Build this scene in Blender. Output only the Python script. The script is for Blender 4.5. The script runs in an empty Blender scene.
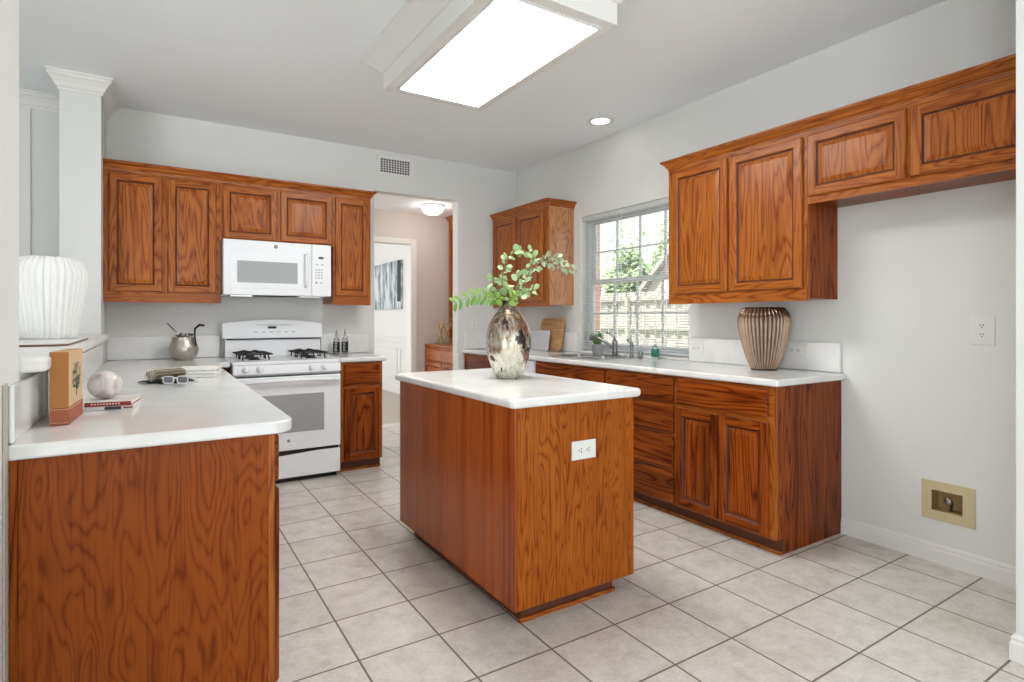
import bpy, bmesh, math, random
from mathutils import Vector, Matrix
random.seed(7)
C = bpy.context.scene.collection
D = bpy.data
sc = bpy.context.scene
PI = math.pi

# ------------------------------------------------------------------ camera, sky, exposure
cam_d = D.cameras.new('camera'); cam = D.objects.new('camera', cam_d); C.objects.link(cam)
cam.location = (0, 0, 1.224); cam.rotation_euler = (PI/2, 0, math.radians(-32.41))
cam_d.sensor_width = 36; cam_d.lens = 566.6/1024*36; cam_d.shift_y = -(341-318.6)/1024
cam_d.clip_start = 0.02
sc.camera = cam
w = D.worlds.new('sky'); sc.world = w; w.use_nodes = True
bg = w.node_tree.nodes['Background']
bg.inputs[0].default_value = (0.93, 0.965, 1.0, 1); bg.inputs[1].default_value = 1.25
sc.view_settings.view_transform = 'Standard'; sc.view_settings.look = 'None'
sc.view_settings.exposure = 0.40; sc.view_settings.gamma = 1; sc.view_settings.use_curve_mapping = False

def area(name, loc, rot, sx, sy, watts, col=(1, 1, 1)):
    ld = D.lights.new(name, 'AREA'); ld.shape = 'RECTANGLE'; ld.size = sx; ld.size_y = sy; ld.energy = watts; ld.color = col
    o = D.objects.new(name, ld); C.objects.link(o); o.location = loc; o.rotation_euler = [math.radians(a) for a in rot]; return o
# added fill lamps out of view, brightening kitchen, hall and far room
area('rear_fill', (2.0, -18, -1.4), (90, 0, 6), 14, 9, 380, (.93, .985, 1.0))
area('side_fill', (-13, -10, -1.2), (90, 0, -48), 12, 9, 1150, (.92, .98, 1.0))
area('hall_fill', (-.4, 5.75, 1.5), (90, 0, -90), .8, 1.6, 8, (1, .97, .94))
area('far_room_fill', (-.3, 9.0, 1.5), (90, 0, -90), 2.5, 1.8, 16, (.96, .98, 1))
sd = D.lights.new('sun', 'SUN'); sd.energy = 7; sd.angle = .02; sd.color = (1, .97, .93); so = D.objects.new('sun', sd); C.objects.link(so)
so.rotation_euler = Vector((.42, .12, -.9)).to_track_quat('-Z', 'Y').to_euler()

# ------------------------------------------------------------------ materials
def L(r, g, b):
    f = lambda c: (c/255/12.92 if c/255 <= .04045 else ((c/255+.055)/1.055)**2.4)
    return (f(r), f(g), f(b), 1)
def base(name, col, rough=.5, metal=0, spec=.5, **k):
    m = D.materials.new(name); m.use_nodes = True
    b = m.node_tree.nodes['Principled BSDF']
    b.inputs['Base Color'].default_value = col; b.inputs['Roughness'].default_value = rough
    b.inputs['Metallic'].default_value = metal; b.inputs['Specular IOR Level'].default_value = spec
    for kk, v in k.items(): b.inputs[kk].default_value = v
    return m
class N:
    def __init__(s, m): s.nt = m.node_tree; s.b = s.nt.nodes['Principled BSDF']
    def n(s, t, **k):
        x = s.nt.nodes.new(t)
        for a, v in k.items(): setattr(x, a, v)
        return x
    def l(s, a, b): s.nt.links.new(a, b)
    def math(s, op, a, b=None, c=None):
        x = s.n('ShaderNodeMath', operation=op)
        for i, v in enumerate((a, b, c)):
            if v is None: continue
            if isinstance(v, (int, float)): x.inputs[i].default_value = v
            else: s.l(v, x.inputs[i])
        return x.outputs[0]
    def coords(s, scale, rnd=True, loc=(0,0,0)):
        tc = s.n('ShaderNodeTexCoord'); mp = s.n('ShaderNodeMapping'); mp.inputs['Scale'].default_value = scale
        mp.inputs['Location'].default_value = loc
        if rnd:
            oi = s.n('ShaderNodeObjectInfo'); vm = s.n('ShaderNodeVectorMath', operation='MULTIPLY_ADD')
            cx = s.n('ShaderNodeCombineXYZ'); 
            for i in range(3): s.l(oi.outputs['Random'], cx.inputs[i])
            s.l(cx.outputs[0], vm.inputs[0]); vm.inputs[1].default_value = (9.1, 13.7, 7.3); s.l(tc.outputs['Object'], vm.inputs[2])
            s.l(vm.outputs[0], mp.inputs[0])
        else: s.l(tc.outputs['Object'], mp.inputs[0])
        return mp.outputs[0]
    def noise(s, v, scale, detail=2, rough=.5, dist=0):
        x = s.n('ShaderNodeTexNoise'); x.inputs['Scale'].default_value = scale; x.inputs['Detail'].default_value = detail
        x.inputs['Roughness'].default_value = rough; x.inputs['Distortion'].default_value = dist; s.l(v, x.inputs['Vector']); return x.outputs['Fac']
    def ramp(s, f, stops):
        r = s.n('ShaderNodeValToRGB'); e = r.color_ramp.elements
        while len(e) < len(stops): e.new(.5)
        for i, (p, c) in enumerate(stops):
            e[i].position = p; e[i].color = c if len(c) == 4 else (*c, 1)
        s.l(f, r.inputs[0]); return r.outputs[0]
    def mix(s, f, a, b, mode='MIX'):
        x = s.n('ShaderNodeMix', data_type='RGBA', blend_type=mode)
        for i, v in ((0, f), (6, a), (7, b)):
            if isinstance(v, (int, float)): x.inputs[i].default_value = v
            elif isinstance(v, tuple): x.inputs[i].default_value = v
            else: s.l(v, x.inputs[i])
        return x.outputs[2]
    def bump(s, h, strength, dist=.002):
        x = s.n('ShaderNodeBump'); x.inputs['Strength'].default_value = strength; x.inputs['Distance'].default_value = dist
        s.l(h, x.inputs['Height']); s.l(x.outputs[0], s.b.inputs['Normal'])

def wood(name, axis, light, mid, dark, rings=20, across=6.5, along=.8, rough=.3, line=.5, blotch=.45, spec=.28):
    m = base(name, mid, rough, coat=0) if False else base(name, mid, rough)
    g = N(m)
    sc_ = [across]*3; sc_['xyz'.index(axis)] = along
    v = g.coords(tuple(sc_))
    n1 = g.noise(v, 1.0, 2.5, .45, .25)
    p = g.math('PINGPONG', g.math('MULTIPLY', n1, rings*2), 1.0)
    s2 = [110.]*3; s2['xyz'.index(axis)] = 3.5
    v2 = g.coords(tuple(s2)); pores = g.noise(v2, 1.0, 2, .6)
    s3 = [7.]*3; s3['xyz'.index(axis)] = 1.2
    v3 = g.coords(tuple(s3)); blot = g.noise(v3, 1.0, 3, .55)
    pp = g.math('ADD', p, g.math('MULTIPLY', g.math('SUBTRACT', pores, .5), .9))
    c1 = g.ramp(pp, [(0.02, dark), (line*.55, mid), (min(.98, line+.35), light)])
    c2 = g.ramp(blot, [(.28, (1-blotch*.55,)*3), (.72, (1+0*blotch,)*3)])
    c3 = g.mix(1.0, c1, c2, 'MULTIPLY')
    c4 = g.ramp(pores, [(.3, (.72, .66, .6)), (.5, (1, 1, 1))])
    g.l(g.mix(.8, c3, c4, 'MULTIPLY'), g.b.inputs['Base Color'])
    g.bump(pp, .12, .0006)
    m.node_tree.nodes['Principled BSDF'].inputs['Coat Weight'].default_value = .0
    m.node_tree.nodes['Principled BSDF'].inputs['Specular IOR Level'].default_value = spec
    return m
OL, OM, OD = L(182, 106, 40), L(166, 88, 28), L(134, 62, 16)
W = {a: wood('oak_grain_'+a, a, OL, OM, OD) for a in 'xyz'}
RL, RM, RD = L(162, 82, 28), L(144, 66, 18), L(96, 34, 5)
WR = {a: wood('red_oak_grain_'+a, a, RL, RM, RD, rings=15, across=7, along=.6, blotch=.9, spec=.12) for a in 'xyz'}
W_ply = wood('oak_plywood_figured', 'z', L(150, 76, 22), L(142, 69, 18), L(124, 55, 12), rings=24, across=7.5, along=1.5, line=.5, blotch=.3, spec=.14)
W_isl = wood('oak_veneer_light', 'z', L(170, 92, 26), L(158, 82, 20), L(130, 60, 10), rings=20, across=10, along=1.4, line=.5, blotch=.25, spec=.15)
W_side = wood('oak_veneer_glossy', 'z', L(196, 128, 56), L(184, 114, 46), L(150, 82, 30), rings=17, across=8, along=1.0, line=.5, blotch=.2, rough=.28, spec=1.0)
W_side.node_tree.nodes['Principled BSDF'].inputs['Coat Weight'].default_value = 1; W_side.node_tree.nodes['Principled BSDF'].inputs['Coat Roughness'].default_value = .2; W_side.node_tree.nodes['Principled BSDF'].inputs['Coat IOR'].default_value = 1.7
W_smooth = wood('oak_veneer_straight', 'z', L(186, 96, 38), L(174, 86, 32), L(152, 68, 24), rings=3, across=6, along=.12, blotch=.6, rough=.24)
W_dark = base('dark_groove', L(82, 36, 18), .45)  # darker wood colour for the groove strips of the door panels
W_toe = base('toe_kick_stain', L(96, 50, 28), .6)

def paint(name, col, rough=.6, amt=.015, scale=60):
    m = base(name, col, rough); g = N(m); v = g.coords((1,1,1), False); n = g.noise(v, scale, 3, .6); g.bump(n, .08, .002)
    return m
M_wall = paint('wall_paint', L(225, 226, 223), .65)
M_ceil = paint('ceiling_paint', L(246, 250, 252), .8)
M_trim = paint('trim_paint', L(232, 231, 228), .35, scale=20)
M_white = base('appliance_white', L(242, 244, 247), .22, spec=.5)
M_plas = base('white_plastic', L(230, 230, 226), .35)
M_black = base('black_gap', L(14, 14, 15), .5)
M_iron = base('cast_iron', L(28, 28, 30), .45)
M_greyglass = base('grey_oven_glass', L(164, 167, 168), .12)
M_grey = base('grey_print', L(120, 122, 124), .5)
M_steel = base('stainless_steel', L(190, 190, 190), .25, 1)
M_chrome = base('brushed_nickel', L(150, 150, 150), .3, 1)
M_beige = base('beige_plastic', L(202, 188, 148), .5)
M_beige2 = base('tan_cardboard', L(176, 150, 100), .7)
# cultured marble
M_top = base('cultured_marble_white', L(226, 226, 224), .1, spec=.6); g = N(M_top)
n1 = g.noise(g.coords((1,1,1), False), 3.2, 4, .6, 1.6)
g.l(g.ramp(n1, [(.35, L(228, 228, 227)), (.55, L(235, 235, 233)), (.7, L(238, 237, 234))]), g.b.inputs['Base Color'])
# floor tile
M_floor = base('ceramic_tile', L(190, 182, 172), .3, spec=.5); g = N(M_floor)
tc = g.n('ShaderNodeTexCoord'); sp = g.n('ShaderNodeSeparateXYZ'); g.l(tc.outputs['Object'], sp.inputs[0])
T = .3122
fx = g.math('DIVIDE', g.math('ADD', sp.outputs[0], 10*T-.937), T); fy = g.math('DIVIDE', g.math('ADD', sp.outputs[1], 20*T-2.006), T)
def edge(f): return g.math('ABSOLUTE', g.math('SUBTRACT', g.math('FRACT', f), .5))
e = g.math('MAXIMUM', edge(fx), edge(fy))
grout = g.math('GREATER_THAN', e, .5-.0042/T*.9)
cv = g.n('ShaderNodeCombineXYZ'); g.l(g.math('FLOOR', fx), cv.inputs[0]); g.l(g.math('FLOOR', fy), cv.inputs[1])
wn = g.n('ShaderNodeTexWhiteNoise', noise_dimensions='2D'); g.l(cv.outputs[0], wn.inputs['Vector'])
v = g.coords((1,1,1), False)
vo = g.n('ShaderNodeVectorMath', operation='MULTIPLY_ADD'); g.l(wn.outputs['Color'], vo.inputs[0]); vo.inputs[1].default_value = (5,5,5); g.l(v, vo.inputs[2])
mott = g.noise(vo.outputs[0], 11, 5, .65, .2); fine = g.noise(vo.outputs[0], 70, 4, .7)
tcol = g.ramp(mott, [(.3, L(204, 198, 190)), (.5, L(219, 214, 207)), (.72, L(228, 224, 218))])
tcol = g.mix(.5, tcol, g.ramp(fine, [(.38, (.82, .81, .79)), (.58, (1, 1, 1))]), 'MULTIPLY')
tcol = g.mix(.6, tcol, g.ramp(wn.outputs['Value'], [(0, (.9, .89, .88)), (1, (1, 1, 1))]), 'MULTIPLY')
g.l(g.mix(grout, tcol, L(112, 102, 92)), g.b.inputs['Base Color'])
g.l(g.math('ADD', g.math('MULTIPLY', grout, .5), g.math('ADD', .2, g.math('MULTIPLY', mott, .06))), g.b.inputs['Roughness'])
g.bump(g.math('ADD', g.math('MULTIPLY', g.math('SUBTRACT', 1, grout), 1.0), g.math('MULTIPLY', mott, .12)), .3, .002)
M_floor2 = base('pale_carpet', L(196, 186, 174), .9)

# ------------------------------------------------------------------ object helpers
def tag(o, label=None, cat=None, group=None, kind=None):
    if label: o['label'] = label
    if cat: o['category'] = cat
    if group: o['group'] = group
    if kind: o['kind'] = kind
    return o
def thing(name, label, cat, loc=(0,0,0), rz=0, group=None):
    o = D.objects.new(name, None); C.objects.link(o); o.location = loc; o.rotation_euler = (0, 0, rz)
    o.empty_display_size = .05
    return tag(o, label, cat, group)
class MB:
    """collects geometry in world coordinates; build() links it as one mesh object"""
    def __init__(s): s.v = []; s.f = []; s.m = []; s.sm = []; s.mats = []; s.X = Matrix()
    def mi(s, m):
        if m not in s.mats: s.mats.append(m)
        return s.mats.index(m)
    def add(s, vs, fs, m, smooth=False):
        b = len(s.v); i = s.mi(m)
        s.v += [tuple(s.X @ Vector(v)) for v in vs]
        for f in fs: s.f.append([b+k for k in f]); s.m.append(i); s.sm.append(smooth)
    def box(s, x0, x1, y0, y1, z0, z1, m):
        vs = [(x, y, z) for z in (z0, z1) for y in (y0, y1) for x in (x0, x1)]
        s.add(vs, [(0,2,3,1), (4,5,7,6), (0,1,5,4), (2,6,7,3), (0,4,6,2), (1,3,7,5)], m)
    def prism(s, pts, z0, z1, m, smooth=False):
        n = len(pts)
        s.add([(x, y, z0) for x, y in pts]+[(x, y, z1) for x, y in pts],
              [list(range(n))[::-1], list(range(n, 2*n))]+[(i, (i+1) % n, n+(i+1) % n, n+i) for i in range(n)], m, smooth)
    def lathe(s, prof, cx, cy, cz, m, seg=32, ribs=0, amp=0, smooth=True, pw=1, sx=1, sy=1):
        vs = []; fs = []; n = len(prof)
        for k in range(seg):
            a = 2*PI*k/seg
            for (r, z) in prof:
                q = 1
                if ribs: q = 1+amp*(abs(math.cos(ribs*a/2))**pw-.6)
                vs.append((cx+r*q*sx*math.cos(a), cy+r*q*sy*math.sin(a), cz+z))
        for k in range(seg):
            for i in range(n-1):
                a = k*n+i; b = ((k+1) % seg)*n+i
                fs.append((a, b, b+1, a+1))
        s.add(vs, fs, m, smooth)
    def tube(s, pts, r, m, seg=8, caps=True):
        pts = [Vector(p) for p in pts]; rs = r if isinstance(r, (list, tuple)) else [r]*len(pts)
        vs = []; fs = []; up = Vector((0, 0, 1))
        t0 = (pts[1]-pts[0]).normalized(); nn = t0.cross(up)
        if nn.length < .05: nn = t0.cross(Vector((1, 0, 0)))
        nn.normalize()
        for i, p in enumerate(pts):
            t = (pts[min(i+1, len(pts)-1)]-pts[max(i-1, 0)]).normalized()
            nn = (nn-t*nn.dot(t)).normalized(); bb = t.cross(nn)
            for k in range(seg):
                a = 2*PI*k/seg; vs.append(tuple(p+(nn*math.cos(a)+bb*math.sin(a))*rs[i]))
        for i in range(len(pts)-1):
            for k in range(seg):
                a = i*seg+k; b = i*seg+(k+1) % seg; fs.append((a, b, b+seg, a+seg))
        if caps:
            fs.append(list(range(seg))[::-1]); fs.append([(len(pts)-1)*seg+k for k in range(seg)])
        s.add(vs, fs, m, True)
    def grid(s, us, vs_, hole, a0, a1, m, plane='xy'):
        """slab with rectangular holes; hole(iu,iv) true = empty. plane gives the u,v axes; a0..a1 is the thickness"""
        V = {}; vl = []; fl = []
        def P(i, j, k):
            key = (i, j, k)
            if key not in V:
                u, v_, a = us[i], vs_[j], (a0, a1)[k]
                V[key] = len(vl); vl.append({'xy': (u, v_, a), 'yz': (a, u, v_), 'xz': (u, a, v_)}[plane])
            return V[key]
        nu, nv = len(us)-1, len(vs_)-1
        H = lambda i, j: i < 0 or j < 0 or i >= nu or j >= nv or hole(i, j)
        for i in range(nu):
            for j in range(nv):
                if H(i, j): continue
                fl.append((P(i,j,1), P(i+1,j,1), P(i+1,j+1,1), P(i,j+1,1))); fl.append((P(i,j,0), P(i,j+1,0), P(i+1,j+1,0), P(i+1,j,0)))
                if H(i-1, j): fl.append((P(i,j,0), P(i,j,1), P(i,j+1,1), P(i,j+1,0)))
                if H(i+1, j): fl.append((P(i+1,j,0), P(i+1,j+1,0), P(i+1,j+1,1), P(i+1,j,1)))
                if H(i, j-1): fl.append((P(i,j,0), P(i+1,j,0), P(i+1,j,1), P(i,j,1)))
                if H(i, j+1): fl.append((P(i,j+1,0), P(i,j+1,1), P(i+1,j+1,1), P(i+1,j+1,0)))
        s.add(vl, fl, m)
    def sweep(s, path, prof, m, side=1, close=False, smooth=False):
        """profile [(offset, z)] carried along an xy path with mitred corners; offset to the left of travel * side"""
        P = [Vector((x, y)) for x, y in path]; n = len(P); vs = []; fs = []; k = len(prof)
        for i in range(n):
            a = P[i-1] if (i > 0 or close) else None; b = P[(i+1) % n] if (i < n-1 or close) else None
            d1 = (P[i]-a).normalized() if a is not None else None; d2 = (b-P[i]).normalized() if b is not None else None
            if d1 is None: d1 = d2
            if d2 is None: d2 = d1
            n1 = Vector((-d1.y, d1.x))*side; n2 = Vector((-d2.y, d2.x))*side
            mm = (n1+n2); mm = mm/ (mm.dot(n1)) if mm.length > 1e-6 else n1
            for (o, z) in prof: vs.append((P[i].x+mm.x*o, P[i].y+mm.y*o, z))
        R = n if close else n-1
        for i in range(R):
            j = (i+1) % n
            for q in range(k):
                q2 = (q+1) % k; fs.append((i*k+q, j*k+q, j*k+q2, i*k+q2))
        if not close: fs.append(list(range(k))[::-1]); fs.append([(n-1)*k+q for q in range(k)])
        s.add(vs, fs, m, smooth)
    def build(s, name, parent=None, bevel=0, seg=2, angle=35, flip=True, norm=True):
        me = D.meshes.new(name); off = Vector((0, 0, 0)); R = Matrix()
        if parent is not None:
            r = parent
            while r.parent: r = r.parent
            R = (Matrix.Translation(r.location) @ Matrix.Rotation(r.rotation_euler[2], 4, 'Z')).inverted()
        me.from_pydata([tuple(R @ Vector(v)) for v in s.v], [], s.f)
        for mt in s.mats: me.materials.append(mt)
        for p, i, sm in zip(me.polygons, s.m, s.sm): p.material_index = i; p.use_smooth = sm
        if norm:
            bm = bmesh.new(); bm.from_mesh(me); bmesh.ops.recalc_face_normals(bm, faces=bm.faces); bm.to_mesh(me); bm.free()
        me.update()
        o = D.objects.new(name, me); C.objects.link(o)
        if parent is not None: o.parent = parent
        if bevel:
            md = o.modifiers.new('bevel', 'BEVEL'); md.width = bevel; md.segments = seg; md.limit_method = 'ANGLE'; md.angle_limit = math.radians(angle)
            md.harden_normals = False
        return o
def struct(o): o['kind'] = 'structure'; return o
def bx(name, parent, x0, x1, y0, y1, z0, z1, m, bevel=0, seg=2):
    b = MB(); b.box(x0, x1, y0, y1, z0, z1, m); return b.build(name, parent, bevel, seg)
def rrect(x0, x1, y0, y1, r, n=6, rr=None):
    rr = rr or (r,)*4; out = []
    for (cx, cy, a0, q) in ((x1, y1, 0, rr[0]), (x0, y1, 90, rr[1]), (x0, y0, 180, rr[2]), (x1, y0, 270, rr[3])):
        sx = -1 if cx == x1 else 1; sy = -1 if cy == y1 else 1
        if q < 1e-5: out.append((cx, cy)); continue
        for k in range(n+1):
            a = math.radians(a0+90*k/n); out.append((cx+sx*q+q*math.cos(a), cy+sy*q+q*math.sin(a)))
    return out
def text_into(mb, txt, size, mat, X, depth=.0006):
    cu = D.curves.new('lettering', 'FONT'); cu.body = txt; cu.size = size; cu.align_x = 'CENTER'; cu.align_y = 'CENTER'; cu.extrude = depth
    ob = D.objects.new('lettering', cu); dg = bpy.context.evaluated_depsgraph_get()
    me = D.meshes.new_from_object(ob, depsgraph=dg) if False else ob.to_mesh()
    mb.add([tuple(X @ v.co) for v in me.vertices], [list(p.vertices) for p in me.polygons], mat)
    ob.to_mesh_clear(); D.objects.remove(ob); D.curves.remove(cu)

# local frames of cabinet faces: a runs along the face, n points out of it
def frameX(x, sgn): return Matrix(((0, sgn, 0, x), (1, 0, 0, 0), (0, 0, 1, 0), (0, 0, 0, 1)))    # local (a, n, z) -> world (x+sgn*n, a, z)
def frameY(y, sgn): return Matrix(((1, 0, 0, 0), (0, sgn, 0, y), (0, 0, 1, 0), (0, 0, 0, 1)))

def panel_front(root, F, h, a0, a1, z0, z1, name='door', mats=None, st=.055, raised=True, th=.019):
    Wd = mats or W
    b = MB(); b.X = F
    mz, mh = Wd['z'], Wd[h]
    def ring(m0, m1, A, B, za, zb):
        (x0, x1, y0, y1) = A; (p0, p1, q0, q1) = B
        vs = [(x0, za, y0), (x1, za, y0), (x1, za, y1), (x0, za, y1), (p0, zb, q0), (p1, zb, q0), (p1, zb, q1), (p0, zb, q1)]
        b.add(vs, [(0,1,5,4), (2,3,7,6)], m1); b.add(vs, [(1,2,6,5), (3,0,4,7)], m0)
    R = lambda d: (a0+d, a1-d, z0+d, z1-d)
    e = .006
    if not raised:      # slab drawer front with an eased moulded rim
        ring(mh, mh, R(0), R(0), .001, th-.007); ring(mh, mh, R(0), R(.004), th-.007, th-.003); ring(mh, mh, R(.004), R(.012), th-.003, th)
        x0, x1, y0, y1 = R(.012); b.add([(x0, th, y0), (x1, th, y0), (x1, th, y1), (x0, th, y1)], [(0,1,2,3)], mh)
        x0, x1, y0, y1 = R(0); b.add([(x0, .001, y0), (x1, .001, y0), (x1, .001, y1), (x0, .001, y1)], [(0,1,2,3)], mh)
        return b.build(name, root)
    ring(mz, mh, R(0), R(0), .001, th-.006); ring(mz, mh, R(0), R(e), th-.006, th)
    x0, x1, y0, y1 = R(e); p0, p1, q0, q1 = R(st-.012); q_ = lambda u0, u1, v0, v1, m_: b.add([(u0, th, v0), (u1, th, v0), (u1, th, v1), (u0, th, v1)], [(0,1,2,3)], m_)
    q_(x0, p0, y0, y1, mz); q_(p1, x1, y0, y1, mz); q_(p0, p1, y0, q0, mh); q_(p0, p1, q1, y1, mh)
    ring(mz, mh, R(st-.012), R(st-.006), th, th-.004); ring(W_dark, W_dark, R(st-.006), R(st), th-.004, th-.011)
    x0, x1, y0, y1 = R(0); b.add([(x0, .001, y0), (x1, .001, y0), (x1, .001, y1), (x0, .001, y1)], [(0,1,2,3)], mz)
    # butt joints where rail meets stile
    d = b.build(name, root)
    p = MB(); p.X = F
    def ring2(m0, A, B, za, zb):
        (x0, x1, y0, y1) = A; (p0, p1, q0, q1) = B
        vs = [(x0, za, y0), (x1, za, y0), (x1, za, y1), (x0, za, y1), (p0, zb, q0), (p1, zb, q0), (p1, zb, q1), (p0, zb, q1)]
        p.add(vs, [(0,1,5,4), (2,3,7,6), (1,2,6,5), (3,0,4,7)], m0)
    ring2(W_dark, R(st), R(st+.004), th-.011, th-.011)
    ring2(mz, R(st+.004), R(st+.026), th-.010, th-.003); ring2(mz, R(st+.026), R(st+.028), th-.003, th-.0015)
    x0, x1, y0, y1 = R(st+.028); p.add([(x0, th-.0015, y0), (x1, th-.0015, y0), (x1, th-.0015, y1), (x0, th-.0015, y1)], [(0,1,2,3)], mz)
    p.build('raised_panel', d)
    return d

CROWN = [(0, 0), (.004, 0), (.006, .012), (.014, .018), (.022, .034), (.036, .046), (.042, .05), (.042, .062), (0, .062)]

# ================================================================== THE SETTING
XR, YB, ZC = 3.326, 5.144, 2.803
o = bx('floor', None, -3.2, 3.5, -2.2, 6.33, -.1, 0, M_floor); struct(o)
o = bx('floor', None, -.5, 3.5, 6.331, 11.2, -.1, 0, M_floor2); struct(o)
# ceiling with a hole for the recessed lamp
dlx, dly = 3.03, 3.45
b = MB(); xs = [-3.2, dlx-.075, dlx+.075, 3.49]; ys = [-2.2, dly-.075, dly+.075, 5.144]
b.grid(xs, ys, lambda i, j: (i, j) == (1, 1), ZC, ZC+.12, M_ceil); struct(b.build('ceiling'))
o = bx('ceiling', None, -.6, 3.49, 5.262, 6.28, 2.467, 2.6, M_ceil); struct(o)
o = bx('ceiling', None, -.5, 3.6, 6.4, 11.2, 2.75, 2.85, M_ceil); struct(o)
# right wall with window opening and the hole of the water box
b = MB(); ys = [-2.2, 1.146, 1.284, 2.815, 4.06, 6.4]; zs = [0, .256, .367, .93, 2.155, ZC]
b.grid(ys, zs, lambda i, j: (i == 1 and j == 1) or (i == 3 and j == 3), XR, XR+.16, M_wall, 'yz'); struct(b.build('wall_right'))
# back wall with the opening to the hall
b = MB(); xs = [-3.2, 1.745, 2.617, XR-.0005]; zs = [0, 2.42, ZC]
b.grid(xs, zs, lambda i, j: i == 1 and j == 0, YB, YB+.118, M_wall, 'xz'); struct(b.build('wall_back'))
# fridge alcove stub wall
o = bx('wall_alcove', None, 2.612, XR-.0005, .60, .746, 0, ZC, M_wall); struct(o)
# hall back wall with doorway into the far room
b = MB(); xs = [-.6, 1.72, 2.575, XR-.0005]; zs = [0, 2.10, 2.75]
b.grid(xs, zs, lambda i, j: i == 1 and j == 0, 6.28, 6.398, paint('hall_paint', L(216, 208, 202), .65), 'xz'); struct(b.build('wall_hall'))
b = MB(); b.box(3.39, 3.5, 6.42, 11.2, 0, 2.75, M_trim)
for (y0, y1) in ((6.6, 7.9), (8.0, 8.72), (8.84, 10.3), (10.42, 11.1)):     # raised wainscot frames
    for (p, q, r, s_) in ((y0, y1, .24, .26), (y0, y1, .73, .75), (y0, y0+.02, .24, .75), (y1-.02, y1, .24, .75)):
        b.box(3.378, 3.391, p, q, r, s_, M_trim)
b.box(3.36, 3.391, 6.45, 11.2, .875, .92, M_trim); b.box(3.368, 3.391, 6.45, 11.2, .84, .876, M_trim); b.box(3.37, 3.391, 6.45, 11.2, 0, .13, M_trim)
struct(b.build('wall_far_room', None, .004))
o = bx('wall_far_end', None, -.5, 3.5, 11.2, 11.3, 0, 2.75, M_trim); struct(o)
# door casing of the far room
b = MB()
for (x0, x1, z0, z1) in ((2.575, 2.640, 0, 2.16), (1.66, 1.722, 0, 2.16), (1.722, 2.575, 2.098, 2.16)): b.box(x0, x1, 6.262, 6.281, z0, z1, M_trim)
b.box(2.566, 2.576, 6.27, 6.40, 0, 2.1, M_trim)
struct(b.build('trim_1', None, .004))
# window apron / stool at the right wall opening
b = MB(); b.box(3.318, 3.42, 2.815, 4.06, .915, .934, M_trim); struct(b.build('trim_2', None, .004))
# baseboards
BB = [(0, 0), (.014, 0), (.014, .062), (.009, .074), (.011, .080), (.006, .092), (0, .094)]
b = MB(); b.sweep([(XR, 1.722), (XR, .746)], [(-o_, z) for o_, z in BB], M_trim, -1) if False else b.sweep([(XR, .747), (XR, 1.722)], BB, M_trim, 1); struct(b.build('baseboard_right'))
b = MB(); b.sweep([(XR, .747), (2.611, .747), (2.611, .60)], BB, M_trim, -1); struct(b.build('baseboard_alcove'))
# near left post and the half wall of the pass-through
o = bx('wall_near_post', None, -.44, -.300, 1.35, 1.98, 0, ZC, M_wall); struct(o)
o = bx('light_block_left', None, -3.32, -3.2, 1.2, YB+.118, 0, ZC, M_wall); struct(o)  # unseen wall added to keep the side fill off the column
o = bx('light_block_rear', None, -2.5, -.9, -2.3, -2.2, 0, ZC, M_wall); struct(o)  # unseen wall added to shade the alcove stub from the side fill
o = bx('wall_half', None, -.42, -.300, 1.981, 4.61, 0, 1.076, M_wall); struct(o)
o = bx('wall_column', None, -.502, -.286, 4.611, YB-.001, 0, ZC-.001, M_wall); struct(o)
CR = [(0, 2.69), (.008, 2.69), (.011, 2.705), (.02, 2.713), (.03, 2.735), (.05, 2.765), (.058, 2.770), (.060, 2.785), (.068, 2.790), (.068, 2.802), (0, 2.802)]
b = MB(); b.sweep([(-.286, YB-.001), (-.286, 4.611), (-.502, 4.611), (-.502, YB-.001)], CR, M_trim, 1, smooth=False); struct(b.build('trim_3'))
b = MB(); b.sweep([(-3.2, YB), (-.503, YB)], CR, M_trim, -1); struct(b.build('trim_4'))
b = MB(); b.box(-.86, -.716, YB-.02, YB, .1, 2.69, M_trim); struct(b.build('trim_5', None, .004))
o = bx('corner_shade_strip', None, -.2995, -.2948, 1.775, 1.817, 0, 1.068, base('beige_corner_shade', L(186, 178, 166), .6), .003); struct(o)  # beige strip, its colour paints in the darker-lit wall corner
# ledge on the half wall
b = MB(); b.prism(rrect(-.80, -.245, 1.985, 4.605, 0, 6, (.03, .0, .0, .05)), 1.077, 1.119, M_trim)
tag(b.build('ledge', None, .012, 4), 'long white rounded ledge capping the half wall at far left', 'ledge')
bx_ = bx('splash', None, 0, 1, 0, 1, 0, 1, M_top); D.objects.remove(bx_)

# light soffit box with its cove
LX0, LX1, LY0, LY1, LZ = 1.175, 1.842, 1.978, 3.294, 2.60
t = thing('ceiling_light_box', 'large rectangular white fluorescent light box hanging from the kitchen ceiling', 'ceiling light', ((LX0+LX1)/2, (LY0+LY1)/2, LZ))
b = MB(); xs = [LX0, LX0+.062, LX1-.045, LX1]; ys = [LY0, LY0+.062, LY1-.062, LY1]
b.grid(xs, ys, lambda i, j: (i, j) == (1, 1), LZ, ZC-.001, M_trim); b.build('housing', t, .003)
b = MB(); b.sweep([(LX0, LY0), (LX1, LY0), (LX1, LY1), (LX0, LY1)], [(0, 2.700), (.010, 2.702), (.018, 2.712), (.040, 2.735), (.070, 2.762), (.082, 2.775), (.108, 2.785), (.108, 2.802), (0, 2.802)], M_trim, -1, True); b.build('crown_moulding', t)
b = MB(); b.grid([LX0+.063, LX0+.075, LX1-.058, LX1-.046], [LY0+.063, LY0+.075, LY1-.075, LY1-.063], lambda i, j: (i, j) == (1, 1), LZ-.006, LZ+.02, M_trim); b.build('lens_frame', t, .002)
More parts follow.
